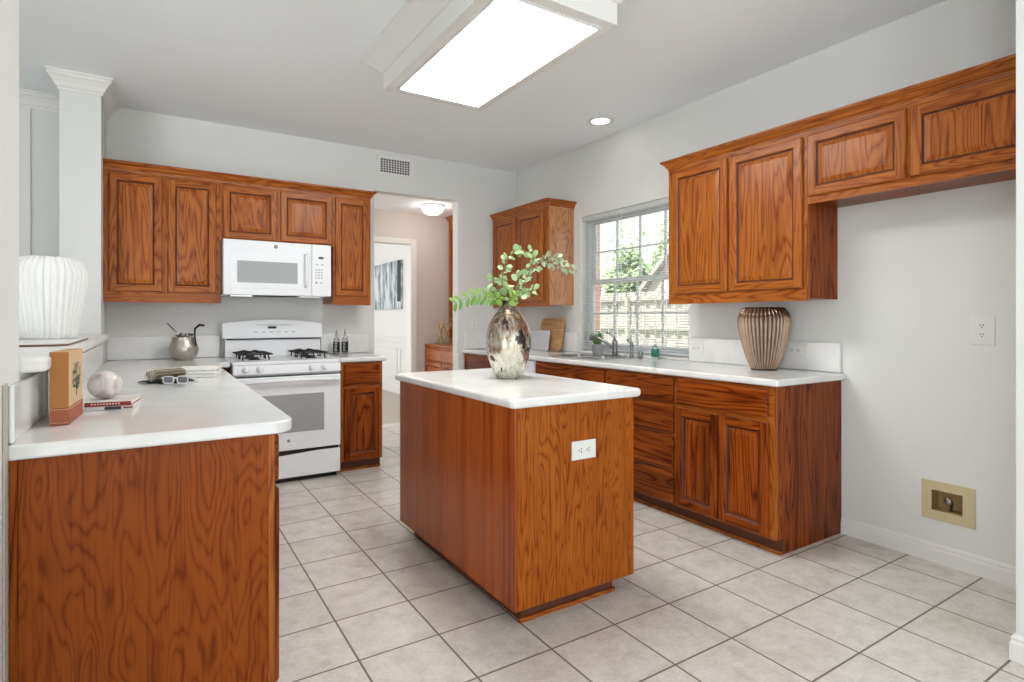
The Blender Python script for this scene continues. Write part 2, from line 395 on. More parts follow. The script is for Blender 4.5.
def emis(name, col, s, extra=None):
    m = D.materials.new(name); m.use_nodes = True; nt = m.node_tree; nt.nodes.clear()
    o = nt.nodes.new('ShaderNodeOutputMaterial'); e = nt.nodes.new('ShaderNodeEmission'); e.inputs[0].default_value = col; e.inputs[1].default_value = s
    nt.links.new(e.outputs[0], o.inputs[0]); return m
M_lens = base('ribbed_lens', L(222, 226, 226), .3); M_lens.node_tree.nodes['Principled BSDF'].inputs['Emission Color'].default_value = (1, .99, .96, 1)
M_lens.node_tree.nodes['Principled BSDF'].inputs['Emission Strength'].default_value = 15
bx('diffuser', t, LX0+.076, LX1-.059, LY0+.076, LY1-.076, LZ+.002, LZ+.006, M_lens)

# ================================================================== CABINETS
def face(b, h, a0, a1, z0, z1, rails):
    e0, e1 = a0+.012, a1-.012
    b.box(a0, e0, -.0199, 0, z0, z1, W['z']); b.box(e1, a1, -.0199, 0, z0, z1, W['z'])
    rails = sorted(rails); z = z0
    for (p, q) in rails:
        if p > z+1e-4: b.box(e0, e1, -.0199, 0, z, p, W['z'])
        b.box(e0, e1, -.0199, 0, p, q, W[h]); z = q
    if z < z1-1e-4: b.box(e0, e1, -.0199, 0, z, z1, W['z'])
def upper_cab(name, label, F, h, a0, a1, z0, z1, depth, doors, side_mat=None, group=None, loc=None):
    """F local frame with n pointing out of the face; a from a0..a1"""
    p = F @ Vector(((a0+a1)/2, -depth/2, z0)); t = thing(name, label, 'cabinet', tuple(p), 0, group)
    b = MB(); b.X = F; b.box(a0, a1, -depth, -.02, z0+.012, z1, side_mat or W['z']); b.build('carcass', t, .001, 1)
    b = MB(); b.X = F; us = [a0, a0+.035]
    for d0, d1, _, _ in doors[:-1]: pass
    zlo = min(d[2] for d in doors); face(b, h, a0, a1, z0, z1, [(z0, zlo+.004), (z1-.03, z1)]); b.build('face_frame', t)
    for (d0, d1, y0, y1) in doors: panel_front(t, F, h, d0, d1, y0, y1)
    return t
FX = frameX(3.022, -1)      # right wall uppers, facing the room
FY = frameY(4.808, -1)      # stove wall uppers
# tall upper and fridge upper
upper_cab('wall_cabinet', 'tall oak two-door wall cabinet above the bronze ribbed vase', FX, 'y', 1.746, 2.733, 1.323, 2.245, .3035,
          [(2.254, 2.690, 1.392, 2.22), (1.772, 2.232, 1.392, 2.22)], WR['z'])
upper_cab('wall_cabinet', 'short oak two-door wall cabinet over the empty fridge alcove at right', FX, 'y', .748, 1.745, 1.848, 2.245, .3035,
          [(1.264, 1.742, 1.888, 2.22), (.775, 1.248, 1.888, 2.22)], WR['z'])
b = MB(); b.sweep([(XR-.001, 2.733), (3.022, 2.733), (3.022, .748)], [(o_, 2.246+z*1.0) for o_, z in CROWN], W['y'], -1)
tag(b.build('crown_moulding'), 'long oak crown moulding topping the cabinets on the right wall', 'moulding')
# corner upper
t = upper_cab('wall_cabinet', 'oak two-door wall cabinet with a shiny side panel left of the window', FX, 'y', 4.158, 5.13, 1.338, 2.245, .3035,
          [(4.675, 5.10, 1.385, 2.22), (4.22, 4.645, 1.385, 2.22)], W_side)
b = MB(); b.sweep([(3.022, 5.13), (3.022, 4.158), (XR-.001, 4.158)], [(o_, 2.246+z) for o_, z in CROWN], W['y'], -1); b.build('crown_moulding', t)
# stove wall uppers
upper_cab('wall_cabinet', 'tall oak two-door wall cabinet left of the microwave', FY, 'x', -.285, .440, 1.340, 2.258, .335,
          [(-.256, .060, 1.415, 2.238), (.094, .406, 1.415, 2.238)])
upper_cab('wall_cabinet', 'short oak two-door wall cabinet directly above the microwave', FY, 'x', .441, 1.278, 1.826, 2.258, .335,
          [(.450, .838, 1.838, 2.238), (.862, 1.268, 1.838, 2.238)])
upper_cab('wall_cabinet', 'narrow oak one-door wall cabinet right of the microwave', FY, 'x', 1.279, 1.598, 1.340, 2.258, .335,
          [(1.293, 1.578, 1.415, 2.238)])
b = MB(); b.sweep([(-.285, 4.808), (1.598, 4.808), (1.598, YB-.001)], [(o_, 2.259+z) for o_, z in CROWN], W['x'], -1)
tag(b.build('crown_moulding'), 'oak crown moulding topping the cabinets over stove and microwave', 'moulding')

def base_cab(name, label, F, h, a0, a1, fronts, depth=.634, toe=.07, side_mat=None, group=None, z0=.085, ctop=.875):
    p = F @ Vector(((a0+a1)/2, -depth/2, 0)); t = thing(name, label, 'cabinet', tuple(p), 0, group)
    b = MB(); b.X = F; b.box(a0, a1, -depth, -.02, z0, ctop, side_mat or WR['z']); b.box(a0+.001, a1-.001, -depth, -toe, 0, z0, side_mat or WR['z']); b.build('carcass', t, .001, 1)
    b = MB(); b.X = F; face(b, h, a0, a1, z0, .875, [(z0, z0+.02), (.68, .875)] if not (len(fronts) == 4 and fronts[1][0] == 'drawer' and fronts[2][0] == 'drawer') else [(z0, .875)]); b.build('face_frame', t)
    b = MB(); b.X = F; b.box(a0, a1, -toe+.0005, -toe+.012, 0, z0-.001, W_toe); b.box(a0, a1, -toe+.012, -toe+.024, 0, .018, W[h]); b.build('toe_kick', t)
    for f in fronts:
        if f[0] == 'door': panel_front(t, F, h, *f[1:], mats=WR if side_mat is None else None)
        else: panel_front(t, F, h, *f[1:], name='drawer', raised=False, mats=WR if side_mat is None else None)
    return t
BX = frameX(2.692, -1)
base_cab('base_cabinet', 'oak base cabinet with one drawer over two doors, nearest end of the window counter', BX, 'y', 1.724, 2.377,
         [('drawer', 1.762, 2.365, .712, .858), ('door', 1.760, 2.060, .096, .686), ('door', 2.070, 2.367, .096, .686)], depth=.633)
base_cab('base_cabinet', 'oak stack of four drawers between the sink cabinet and the two-door end cabinet', BX, 'y', 2.378, 2.997,
         [('drawer', 2.389, 2.984, .712, .858), ('drawer', 2.389, 2.984, .524, .694), ('drawer', 2.389, 2.984, .305, .502), ('drawer', 2.389, 2.984, .094, .283)], depth=.633)
base_cab('base_cabinet', 'oak sink base cabinet with a wide false drawer front under the faucet', BX, 'y', 2.998, 3.868,
         [('drawer', 3.012, 3.856, .712, .858), ('door', 3.012, 3.43, .096, .686), ('door', 3.44, 3.856, .096, .686)], depth=.633, ctop=.735)
base_cab('base_cabinet', 'small oak base cabinet in the far corner beside the hall opening', BX, 'y', 4.480, 5.135,
         [('drawer', 4.492, 5.12, .712, .858), ('door', 4.492, 4.80, .096, .686), ('door', 4.81, 5.12, .096, .686)], depth=.633)
# dishwasher
t = thing('dishwasher', 'white dishwasher under the window counter, mostly hidden behind the island vase', 'dishwasher', (2.99, 4.174, 0))
bx('body', t, 2.70, 3.32, 3.872, 4.476, .1, .872, M_white); bx('door', t, 2.668, 2.699, 3.874, 4.474, .11, .74, M_white, .005); bx('control_panel', t, 2.664, 2.699, 3.874, 4.474, .745, .872, M_white, .005)
bx('toe_panel', t, 2.74, 2.76, 3.874, 4.474, 0, .1, M_black)
b = MB(); b.tube([(2.664, 3.95, .77), (2.63, 3.97, .77), (2.63, 4.38, .77), (2.664, 4.40, .77)], .009, M_white); b.build('handle', t)
# stove wall bases
BY = frameY(4.510, -1)
base_cab('base_cabinet', 'narrow oak base cabinet with drawer and door right of the white stove', BY, 'x', 1.262, 1.598,
         [('drawer', 1.281, 1.574, .700, .862), ('door', 1.281, 1.574, .100, .672)], depth=.63)
t = thing('base_cabinet', 'oak base filler cabinet in the corner left of the white stove', 'cabinet', (.07, 4.83, 0))
bx('carcass', t, -.284, .448, 4.53, 5.14, .085, .875, WR['z'], .001, 1); bx('face_frame', t, .3165, .448, 4.51, 4.529, .085, .875, WR['z'], .001, 1)
bx('toe_kick', t, .335, .447, 4.58, 4.60, 0, .084, W_toe)
# peninsula
PX = frameX(.315, 1)
t = base_cab('base_cabinet', 'oak base cabinet with the wide figured end panel nearest the camera at left', PX, 'y', 1.868, 2.77,
         [('drawer', 1.874, 2.315, .72, .866), ('drawer', 2.325, 2.765, .72, .866), ('door', 1.874, 2.315, .100, .70), ('door', 2.325, 2.765, .100, .70)], depth=.613, z0=.085)
b = MB(); b.box(-.282, .296, 1.846, 1.867, .0, .875, W_ply); b.box(.2965, .315, 1.845, 1.867, .085, .875, W['z']); b.box(-.2985, -.2825, 1.845, 1.867, 0, .875, WR['z']); b.build('end_panel', t, .001, 1)
base_cab('base_cabinet', 'oak base cabinets under the left counter between end cabinet and stove corner', PX, 'y', 2.771, 4.50,
         [('drawer', 2.785, 3.345, .72, .866), ('drawer', 3.365, 3.925, .72, .866), ('door', 2.785, 3.345, .1, .70), ('door', 3.365, 3.925, .1, .70)], depth=.613)
# island
IX0, IX1, IY0, IY1 = 1.185, 1.817, 1.847, 3.048
t = thing('kitchen_island', 'freestanding oak kitchen island in the middle of the tiled floor', 'island', (1.5, 2.45, 0))
b = MB(); b.box(IX0+.006, IX1-.006, IY0+.006, IY1-.006, .086, .875, W['z']); b.build('carcass', t)
bx('side_panel', t, IX0, IX0+.0055, IY0+.0002, IY1-.012, .083, .875, W_smooth)
bx('end_panel', t, IX0+.014, IX1, IY0, IY0+.0055, .083, .875, W_isl, .001, 1)
b = MB(); b.box(IX0-.0005, IX0+.0135, IY0-.0005, IY0+.012, .083, .875, W_smooth); b.build('corner_trim', t, .001, 1); b = MB(); b.box(IX0-.001, IX0+.012, IY1-.0118, IY1, .083, .875, WR['z']); b.build('corner_trim', t, .001, 1)
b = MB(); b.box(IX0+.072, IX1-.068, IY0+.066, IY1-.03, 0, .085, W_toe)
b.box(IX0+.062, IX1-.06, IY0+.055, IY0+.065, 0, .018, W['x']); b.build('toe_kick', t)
FI = frameX(IX1, 1)
for k in range(2): panel_front(t, FI, 'y', IY0+.03+k*.58, IY0+.59+k*.58, .11, .84)
b = MB(); b.prism(rrect(1.157, 1.848, 1.818, 3.078, .03, 6), .8765, .914, M_top); tag(b.build('island_countertop', None, .014, 5), 'glossy white countertop slab with rounded corners on the island', 'countertop')
# peninsula + stove-left counter, one L-shaped slab
arc = lambda cx, cy, r, a0, a1, n=6: [(cx+r*math.cos(math.radians(a0+(a1-a0)*k/n)), cy+r*math.sin(math.radians(a0+(a1-a0)*k/n))) for k in range(n+1)]
pts = [(-.2795, 1.983)] + [(-.2995, 1.983), (-.2995, 1.818)] + arc(.355, 1.848, .03, -90, 0) + [(.385, 4.42)] + arc(.435, 4.42, .05, 180, 120, 4) + [(.462, 4.49), (.462, 5.143), (-.285, 5.143), (-.285, 4.609), (-.2995, 4.609)]
pts = [(-.2995, 1.818)] + arc(.302, 1.888, .070, -90, 0, 8) + [(.372, 4.40), (.40, 4.455), (.43, 4.482), (.466, 4.485), (.466, 5.143), (-.285, 5.143), (-.285, 4.609), (-.2995, 4.609)]
b = MB(); b.prism(pts, .8765, .914, M_top); tag(b.build('peninsula_countertop', None, .014, 5), 'glossy white L-shaped countertop running from left foreground to the stove', 'countertop')
b = MB(); b.box(-.2995, -.288, 1.84, 2.28, .915, 1.06, M_top); b.box(-.2995, -.276, 2.281, 4.608, .915, 1.06, M_top)
tag(b.build('backsplash', None, .006, 3), 'low white marble backsplash against the half wall under the ledge', 'backsplash')
b = MB(); b.box(-.285, .462, YB-.022, YB-.001, .915, 1.09, M_top); tag(b.build('backsplash', None, .006, 3), 'white marble backsplash behind the silver pitcher left of the stove', 'backsplash')
b = MB(); b.prism(rrect(1.25, 1.632, 4.482, 5.143, .0, 4, (0, 0, 0, .02)), .8765, .914, M_top); tag(b.build('stove_side_countertop', None, .014, 5), 'short white countertop on the narrow cabinet right of the stove', 'countertop')
b = MB(); b.box(1.255, 1.70, YB-.022, YB-.001, .915, 1.09, M_top); tag(b.build('backsplash', None, .006, 3), 'white marble backsplash behind the two cruets right of the stove', 'backsplash')
# window counter with a hole for the sink
SX0, SX1, SY0, SY1 = 2.800, 3.215, 3.225, 3.860
b = MB(); b.grid([2.662, SX0+.01, SX1-.01, XR-.001], [1.693, SY0+.01, (SY0+SY1)/2-.012, (SY0+SY1)/2+.012, SY1-.01, 5.143], lambda i, j: i == 1 and j in (1, 3), .8765, .914, M_top)
tag(b.build('window_countertop', None, .014, 5), 'long white countertop with the sink below the window', 'countertop')
b = MB(); b.box(XR-.024, XR-.001, 1.722, 2.79, .915, 1.085, M_top); tag(b.build('backsplash', None, .006, 3), 'white marble backsplash with two outlets behind the bronze vase', 'backsplash')
b = MB(); b.box(XR-.024, XR-.001, 4.085, 5.119, .915, 1.095, M_top); b.box(2.672, XR-.001, 5.1195, YB-.001, .915, 1.095, M_top); tag(b.build('backsplash', None, .006, 3), 'white marble backsplash wrapping the far corner left of the window', 'backsplash')

# ================================================================== STOVE
t = thing('gas_range', 'white freestanding gas stove with black burner grates between the oak cabinets', 'stove', (.86, 4.78, 0))
SX, SE, SF = .478, 1.240, 4.43
bx('body', t, SX, SE, SF+.045, 5.12, .03, .885, M_white, .004)
b = MB(); b.prism([(SX, SF+.02), (SE, SF+.02), (SE, 5.06), (SX, 5.06)], .886, .912, M_white); b.build('cooktop', t, .008, 3)
b = MB(); b.X = Matrix.Translation((0, 0, 0)); pr = [(SF+.044, .80), (SF+.002, .822), (SF+.010, .885), (SF+.044, .885)]
b.add([(x, y, z) for x in (SX+.002, SE-.002) for y, z in pr], [(0,1,2,3), (7,6,5,4), (0,4,5,1), (1,5,6,2), (2,6,7,3), (3,7,4,0)], M_white); b.build('control_panel', t, .003)
bx('vent_gap', t, SX+.01, SE-.01, SF+.03, SF+.044, .790, .802, M_black)
t_door = bx('oven_door', t, SX+.004, SE-.004, SF, SF+.043, .245, .796, M_white, .008, 3)
b = MB(); b.prism([(0, 0)]*3, 0, 0, M_white) if False else None
b = MB(); b.box(SX+.13, SE-.13, SF-.002, SF+.001, .378, .662, M_greyglass); b.build('oven_window', t_door, .0008)
b = MB()
hz = .762; pts = [(SX+.03+i*(SE-SX-.06)/16, SF-.045+.012*((i-8)/8)**2, hz+.008*(1-((i-8)/8)**2)) for i in range(17)]
b.tube(pts, .014, M_white, 10); b.box(SX+.02, SX+.05, SF-.04, SF+.001, hz-.016, hz+.016, M_white); b.box(SE-.05, SE-.02, SF-.04, SF+.001, hz-.016, hz+.016, M_white); b.build('door_handle', t_door, .004)
b = MB(); b.X = Matrix.Translation((.853, SF-.0012, .318)) @ Matrix.Rotation(PI/2, 4, 'X'); b.lathe([(0, .001), (.011, .001), (.011, -.001)], 0, 0, 0, M_grey, 20); b.X = Matrix()
text_into(b, 'GE', .011, M_white, Matrix.Translation((.853, SF-.0026, .318)) @ Matrix.Rotation(PI/2, 4, 'X'), .0002); b.build('badge', t_door)
# drawer with the arched finger gap
b = MB(); xs = [SX+.006+i*(SE-SX-.012)/20 for i in range(21)]
top = [.226-.030*(1-((i)/20))*math.sin(PI*min(1, (i/20+.15)))-.004 for i in range(21)]
vs = [(x, SF+.004, .045) for x in xs]+[(x, SF+.004, z) for x, z in zip(xs, top)]+[(x, SF+.043, .045) for x in xs]+[(x, SF+.043, z) for x, z in zip(xs, top)]
n = 21; fs = []
for i in range(20): fs += [(i, i+1, n+i+1, n+i), (2*n+i, 3*n+i, 3*n+i+1, 2*n+i+1), (n+i, n+i+1, 3*n+i+1, 3*n+i), (i, 2*n+i, 2*n+i+1, i+1)]
fs += [(0, n, 3*n, 2*n), (20, 2*n+20, 3*n+20, n+20)]
b.add(vs, fs, M_white); b.build('drawer', t, .003)
bx('shadow_gap', t, SX+.012, SE-.012, SF+.03, SF+.046, .19, .25, M_black); bx('plinth', t, SX+.02, SE-.02, SF+.06, 5.0, .0, .045, M_black)
for x in (.562, .655, 1.020, 1.112):
    b = MB(); b.X = Matrix.Translation((x, SF+.006, .855)) @ Matrix.Rotation(PI/2-.12, 4, 'X')
    b.lathe([(0, .034), (.015, .034), (.018, .030), (.019, .010), (.024, .006), (.024, 0)], 0, 0, 0, M_white, 20); b.box(-.004, .004, -.018, .018, .03, .040, M_white); b.build('knob', t)
def arch(x): return .028*(1-((x-.859)/.381)**2)
b = MB(); xs = [SX-.012+i*(SE-SX+.018)/16 for i in range(17)]; prof = []
def slab(xs, y0f, y0b, y1f, y1b, z0, ztop):
    n = len(xs); vs = []
    for (y, zf) in ((y0f, 0), (y1f, 1), (y1b, 1), (y0b, 0)): vs += [(x, y, (ztop(x) if zf else z0)) for x in xs]
    fs = []
    for r in range(4):
        q = (r+1) % 4
        for i in range(n-1): fs.append((r*n+i, r*n+i+1, q*n+i+1, q*n+i))
    fs += [(0, n, 2*n, 3*n), (n-1, 4*n-1, 3*n-1, 2*n-1)]
    b.add(vs, fs, M_white)
slab(xs, 5.012, 5.12, 5.035, 5.12, 1.062, lambda x: 1.190+arch(x)); bg_ = b.build('backguard', t, .010, 4)
bx('riser', t, SX+.012, SE-.012, 5.035, 5.12, .912, 1.061, M_white, .003)
bx('seam', t, SX+.02, SE-.02, 5.020, 5.034, 1.052, 1.0615, M_black)
b = MB(); yy = 5.012+.023*.6; b.box(.806, .868, 5.014, 5.030, 1.142, 1.160, M_black)
for i in range(6): b.box(.70+i*.058, .728+i*.058, 5.0155, 5.03, 1.112, 1.116, M_grey)
b.box(.715, 1.0, 5.0165, 5.04, 1.172, 1.1735, M_grey); b.build('clock_display', bg_)
def grate(cx):
    b = MB(); z = .957; r = .0056
    x0, x1, y0, y1 = cx-.115, cx+.115, 4.56, 4.98
    for (ya, yb) in ((4.565, 4.765), (4.785, 4.985)):
        yc = (ya+yb)/2
        b.tube([(x0, ya+.03, z), (x0+.03, ya, z), (x1-.03, ya, z), (x1, ya+.03, z), (x1, yb-.03, z), (x1-.03, yb, z), (x0+.03, yb, z), (x0, yb-.03, z), (x0, ya+.03, z)], r, M_iron, 6)
        for k in range(4):
            a = PI/4+k*PI/2; dx, dy = math.cos(a), math.sin(a)
            b.tube([(cx+dx*.13, yc+dy*.115, .914), (cx+dx*.12, yc+dy*.105, z), (cx+dx*.055, yc+dy*.05, z+.014), (cx+dx*.028, yc+dy*.025, z+.010)], r, M_iron, 6)
        b.lathe([(0, .022), (.028, .022), (.032, .016), (.032, .008), (.045, .004), (.045, 0)], cx, yc, .912, M_iron, 20)
    return b
for cx, lb in ((.652, 'left'), (1.066, 'right')): grate(cx).build('burner_grate', t)
# MICROWAVE
t = thing('microwave_oven', 'white over-the-range microwave mounted under the short oak cabinet', 'microwave', (.84, 4.9, 1.4))
MX0, MX1, MY = .446, 1.234, 4.70
bx('body', t, MX0, MX1, MY+.03, 5.13, 1.404, 1.820, M_white, .003); d = bx('door', t, MX0, MX0+.634, MY, MY+.029, 1.404, 1.820, M_white, .006, 3)
p = bx('control_panel', t, MX0+.636, MX1, MY, MY+.029, 1.404, 1.820, M_white, .006, 3)
b = MB(); b.box(MX0+.045, MX0+.620, MY-.004, MY+.001, 1.452, 1.748, M_white); b.build('door_bezel', d, .003)
b = MB(); b.box(MX0+.092, MX0+.525, MY-.006, MY-.003, 1.498, 1.662, M_greyglass); b.build('window', d, .001)
b = MB(); xh = MX0+.586; b.tube([(xh, MY-.004, 1.478), (xh, MY-.034, 1.492), (xh, MY-.038, 1.60), (xh, MY-.034, 1.718), (xh, MY-.004, 1.732)], .010, M_white, 10); b.build('handle', d)
b = MB(); b.X = Matrix.Translation((MX0+.365, MY-.0008, 1.782)) @ Matrix.Rotation(PI/2, 4, 'X'); b.lathe([(0, .001), (.014, .001), (.014, -.001)], 0, 0, 0, M_grey, 20); b.X = Matrix()
text_into(b, 'GE', .013, M_white, Matrix.Translation((MX0+.365, MY-.0022, 1.782)) @ Matrix.Rotation(PI/2, 4, 'X'), .0002); b.build('badge', d)
b = MB(); b.box(MX0+.688, MX0+.728, MY-.001, MY+.001, 1.706, 1.722, M_black); b.build('display', p)
b = MB(); lg = base('light_grey_print', L(188, 190, 192), .5)
for i in range(3):
    for j in range(4): b.box(MX0+.662+i*.022, MX0+.676+i*.022, MY-.0008, MY+.001, 1.545+j*.022, 1.557+j*.022, lg)
for i in range(2): b.box(MX0+.666+i*.04, MX0+.688+i*.04, MY-.0008, MY+.001, 1.655, 1.665, lg)
b.build('keypad', p); b = MB(); b.box(MX0+.664, MX0+.678, MY-.0008, MY+.001, 1.507, 1.520, M_grey); b.build('start_button', p); b = MB(); b.box(MX0+.698, MX0+.720, MY-.0008, MY+.001, 1.509, 1.518, lg); b.build('cancel_button', p)
b = MB(); b.box(MX0+.05, MX0+.20, MY+.04, MY+.2, 1.393, 1.4035, M_steel); b.box(MX0+.55, MX0+.71, MY+.04, MY+.2, 1.393, 1.4035, M_steel); b.box(MX0+.22, MX0+.53, MY+.04, MY+.12, 1.395, 1.4035, M_black); b.build('underside_lamp_cover', t)

# ================================================================== WINDOW
wn_ = D.objects.new('window_1', None); C.objects.link(wn_); wn_.location = (3.42, 3.44, .935); struct(wn_)
M_vinyl = base('window_vinyl', L(216, 219, 222), .35)
M_glass = D.materials.new('window_glass'); M_glass.use_nodes = True; nt = M_glass.node_tree; nt.nodes.clear()
o_ = nt.nodes.new('ShaderNodeOutputMaterial'); ms = nt.nodes.new('ShaderNodeMixShader'); tr = nt.nodes.new('ShaderNodeBsdfTransparent'); gl = nt.nodes.new('ShaderNodeBsdfGlossy'); gl.inputs['Roughness'].default_value = .02
fr = nt.nodes.new('ShaderNodeFresnel'); fr.inputs[0].default_value = 1.25; nt.links.new(fr.outputs[0], ms.inputs[0]); nt.links.new(tr.outputs[0], ms.inputs[1]); nt.links.new(gl.outputs[0], ms.inputs[2]); nt.links.new(ms.outputs[0], o_.inputs[0])
WY0, WY1, WZ0, WZ1 = 2.816, 4.059, .935, 2.154
def rectframe(mb, x0, x1, y0, y1, z0, z1, t_, m): 
    mb.grid([y0, y0+t_, y1-t_, y1], [z0, z0+t_, z1-t_, z1], lambda i, j: (i, j) == (1, 1), x0, x1, m, 'yz')
b = MB(); rectframe(b, 3.40, 3.48, WY0, WY1, WZ0, WZ1, .03, M_vinyl); b.build('window_frame', wn_, .003)
def sash(x0, z0, z1, ny, nz, name):
    b = MB(); rectframe(b, x0, x0+.028, WY0+.031, WY1-.031, z0, z1, .036, M_vinyl)
    ya, yb = WY0+.067, WY1-.067; za, zb = z0+.036, z1-.036
    for i in range(1, ny): y = ya+(yb-ya)*i/ny; b.box(x0+.004, x0+.024, y-.007, y+.007, za, zb, M_vinyl)
    for j in range(1, nz): z = za+(zb-za)*j/nz; b.box(x0+.004, x0+.024, ya, yb, z-.007, z+.007, M_vinyl)
    s = b.build(name, wn_, .002); g_ = MB(); g_.box(x0+.012, x0+.015, ya-.005, yb+.005, za-.005, zb+.005, M_glass); g_.build('glass_pane', s)
sash(3.445, 1.535, WZ1-.031, 4, 2, 'upper_sash'); sash(3.412, WZ0+.031, 1.575, 4, 2, 'lower_sash')
# blinds
t = thing('window_blind', 'white horizontal slat blind lowered and open in the window over the sink', 'blind', (3.36, 3.44, .94))
M_slat = base('blind_slat', L(246, 247, 248), .4); M_slat.node_tree.nodes['Principled BSDF'].inputs['Subsurface Weight'].default_value = 0
nt = M_slat.node_tree; tl = nt.nodes.new('ShaderNodeBsdfTranslucent'); tl.inputs[0].default_value = (.95, .96, .97, 1); mx = nt.nodes.new('ShaderNodeMixShader'); mx.inputs[0].default_value = .65
nt.links.new(nt.nodes['Principled BSDF'].outputs[0], mx.inputs[1]); nt.links.new(tl.outputs[0], mx.inputs[2]); nt.links.new(mx.outputs[0], nt.nodes['Material Output'].inputs[0])
bx('headrail', t, 3.334, 3.372, WY0+.004, WY1-.004, 2.112, 2.150, M_slat, .003); bx('bottom_rail', t, 3.338, 3.366, WY0+.006, WY1-.006, .948, .960, M_slat, .003)
b = MB(); z = .975
while z < 2.108:
    vs = []; 
    for y in (WY0+.008, WY1-.008):
        for k in range(5):
            q = (k-2)/2; vs.append((3.352+q*.0115, y, z+.0022*(1-q*q)+q*.0022))
    vs += [(a, b_, c-.0006) for a, b_, c in vs]
    b.add(vs, [(k, k+1, 5+k+1, 5+k) for k in range(4)]+[(10+k, 15+k, 15+k+1, 10+k+1) for k in range(4)], M_slat, True); z += .0205
b.build('slats', t, norm=False)
b = MB()
for y in (WY0+.12, 3.25, 3.62, WY1-.12):
    for x in (3.3395, 3.3645): b.tube([(x, y, .955), (x, y, 2.12)], .0009, M_slat, 4)
b.tube([(3.336, 3.535, 1.35), (3.336, 3.535, 2.12)], .003, M_slat, 6); b.build('ladder_cord', t)

# ================================================================== OUTSIDE
M_grass = base('grass_ground', L(120, 130, 84), .9)
o = bx('ground', None, 3.6, 22, -6, 30, -.3, -.2, M_grass); struct(o)
M_brick = base('pink_brick', L(196, 148, 134), .8); g = N(M_brick); br = g.n('ShaderNodeTexBrick'); br.inputs['Scale'].default_value = 4
br.inputs['Color1'].default_value = L(190, 132, 118); br.inputs['Color2'].default_value = L(206, 160, 146); br.inputs['Mortar'].default_value = L(214, 208, 200)
g.l(g.coords((1,1,1), False), br.inputs['Vector']); g.l(br.outputs[0], g.b.inputs['Base Color'])
o = bx('wall_outside_wing', None, 3.65, 5.0, 5.70, 6.2, -.2, 2.5, M_brick); struct(o)
M_fence = base('weathered_fence', L(188, 184, 176), .8); g = N(M_fence); nn_ = g.noise(g.coords((8, 8, .6), False), 1, 3); g.l(g.ramp(nn_, [(.3, L(160, 156, 150)), (.7, L(206, 202, 196))]), g.b.inputs['Base Color'])
M_gap = base('fence_shadow_board', L(120, 116, 110), .9)
FXX = 9.0
t = thing('wooden_fence', 'weathered grey board fence across the yard seen through the window', 'fence', (FXX, 10, -.2))
b = MB(); y = 5.0; k = 0
while y < 15: wd = .135; b.box(FXX+(.03 if k % 2 else 0), FXX+.02+(.03 if k % 2 else 0), y, y+wd, -.18, 1.80+.02*random.random(), M_fence); y += wd+.012; k += 1
b.build('boards', t)
for z in (1.62, .98, .2): bx('rail', t, FXX-.05, FXX-.001, 5, 15, z, z+.09, M_fence)
y = 5.4
while y < 15: bx('post', t, FXX-.14, FXX-.051, y, y+.09, -.2, 1.7, M_fence); y += 1.9
# neighbouring roof
t = thing('neighbour_house', 'pale neighbouring house with a sloping grey roof behind the fence', 'house', (12, 7.2, -.2))
M_roof = base('grey_shingle', L(176, 174, 170), .9); M_sid = base('pale_siding', L(206, 202, 194), .8)
b = MB(); b.X = Matrix.Translation((9.55, 0, 0)); P_ = [(0, 10.15, 1.38), (0, 7.2, 4.15), (4.6, 7.2, 4.15), (4.6, 10.15, 1.38), (0, 4.25, 1.38), (4.6, 4.25, 1.38)]
b.add([(x, y, z+dz) for dz in (0, -.14) for x, y, z in P_], [(0,1,2,3), (1,4,5,2), (6,9,8,7), (7,8,11,10), (0,6,7,1), (1,7,10,4), (3,2,8,9), (2,5,11,8), (0,3,9,6), (4,10,11,5)], M_roof); b.build('roof', t)
b = MB(); b.prism([(9.7, 4.6), (14, 4.6), (14, 9.8), (9.7, 9.8)], -.2, 1.3, M_sid)
b.add([(x, y, z) for x in (9.7, 14.0) for y, z in ((4.6, 1.301), (9.8, 1.301), (9.8, 1.55), (7.2, 3.98), (4.6, 1.55))], [(0,1,2,3,4), (9,8,7,6,5), (0,5,6,1), (1,6,7,2), (2,7,8,3), (3,8,9,4), (4,9,5,0)], M_sid); b.build('walls', t)
# trees
def leafmat(name, c1, c2):
    m = base(name, c1, .6); g = N(m); n_ = g.noise(g.coords((1,1,1), True), 3.5, 3); g.l(g.ramp(n_, [(.35, c1), (.65, c2)]), g.b.inputs['Base Color']); return m
LF = leafmat('tree_leaves', L(112, 140, 96), L(178, 198, 150)); M_bark = base('bark', L(110, 92, 76), .9)
def tree(x, y, h, r, label):
    t = thing('leafy_tree', label, 'tree', (x, y, -.2), 0, 'trees beyond the fence')
    b = MB(); b.tube([(x, y, -.2), (x+.05, y, h*.35), (x-.05, y+.05, h*.7)], [.14, .11, .05], M_bark, 8); b.build('trunk', t)
    b = MB(); blobs = [(x+random.uniform(-.6, .6)*r, y+random.uniform(-.8, .8)*r, h*random.uniform(.45, .95), r*random.uniform(.35, .6)) for _ in range(12)]
    for (cx, cy, cz, cr) in blobs:
        for _ in range(330):
            d = Vector((random.gauss(0, 1), random.gauss(0, 1), random.gauss(0, 1))).normalized()*cr*random.uniform(.6, 1)
            p = Vector((cx, cy, cz))+d; u = Vector((random.gauss(0, 1), random.gauss(0, 1), random.gauss(0, .6))).normalized(); v_ = u.orthogonal().normalized(); s = random.uniform(.06, .12)
            b.add([tuple(p-u*s), tuple(p+v_*s*.5), tuple(p+u*s), tuple(p-v_*s*.5)], [(0,1,2,3)], LF)
    b.build('foliage', t, norm=False)
tree(11.6, 14.9, 3.0, 1.1, 'low leafy tree behind the fence, leftmost through the window')
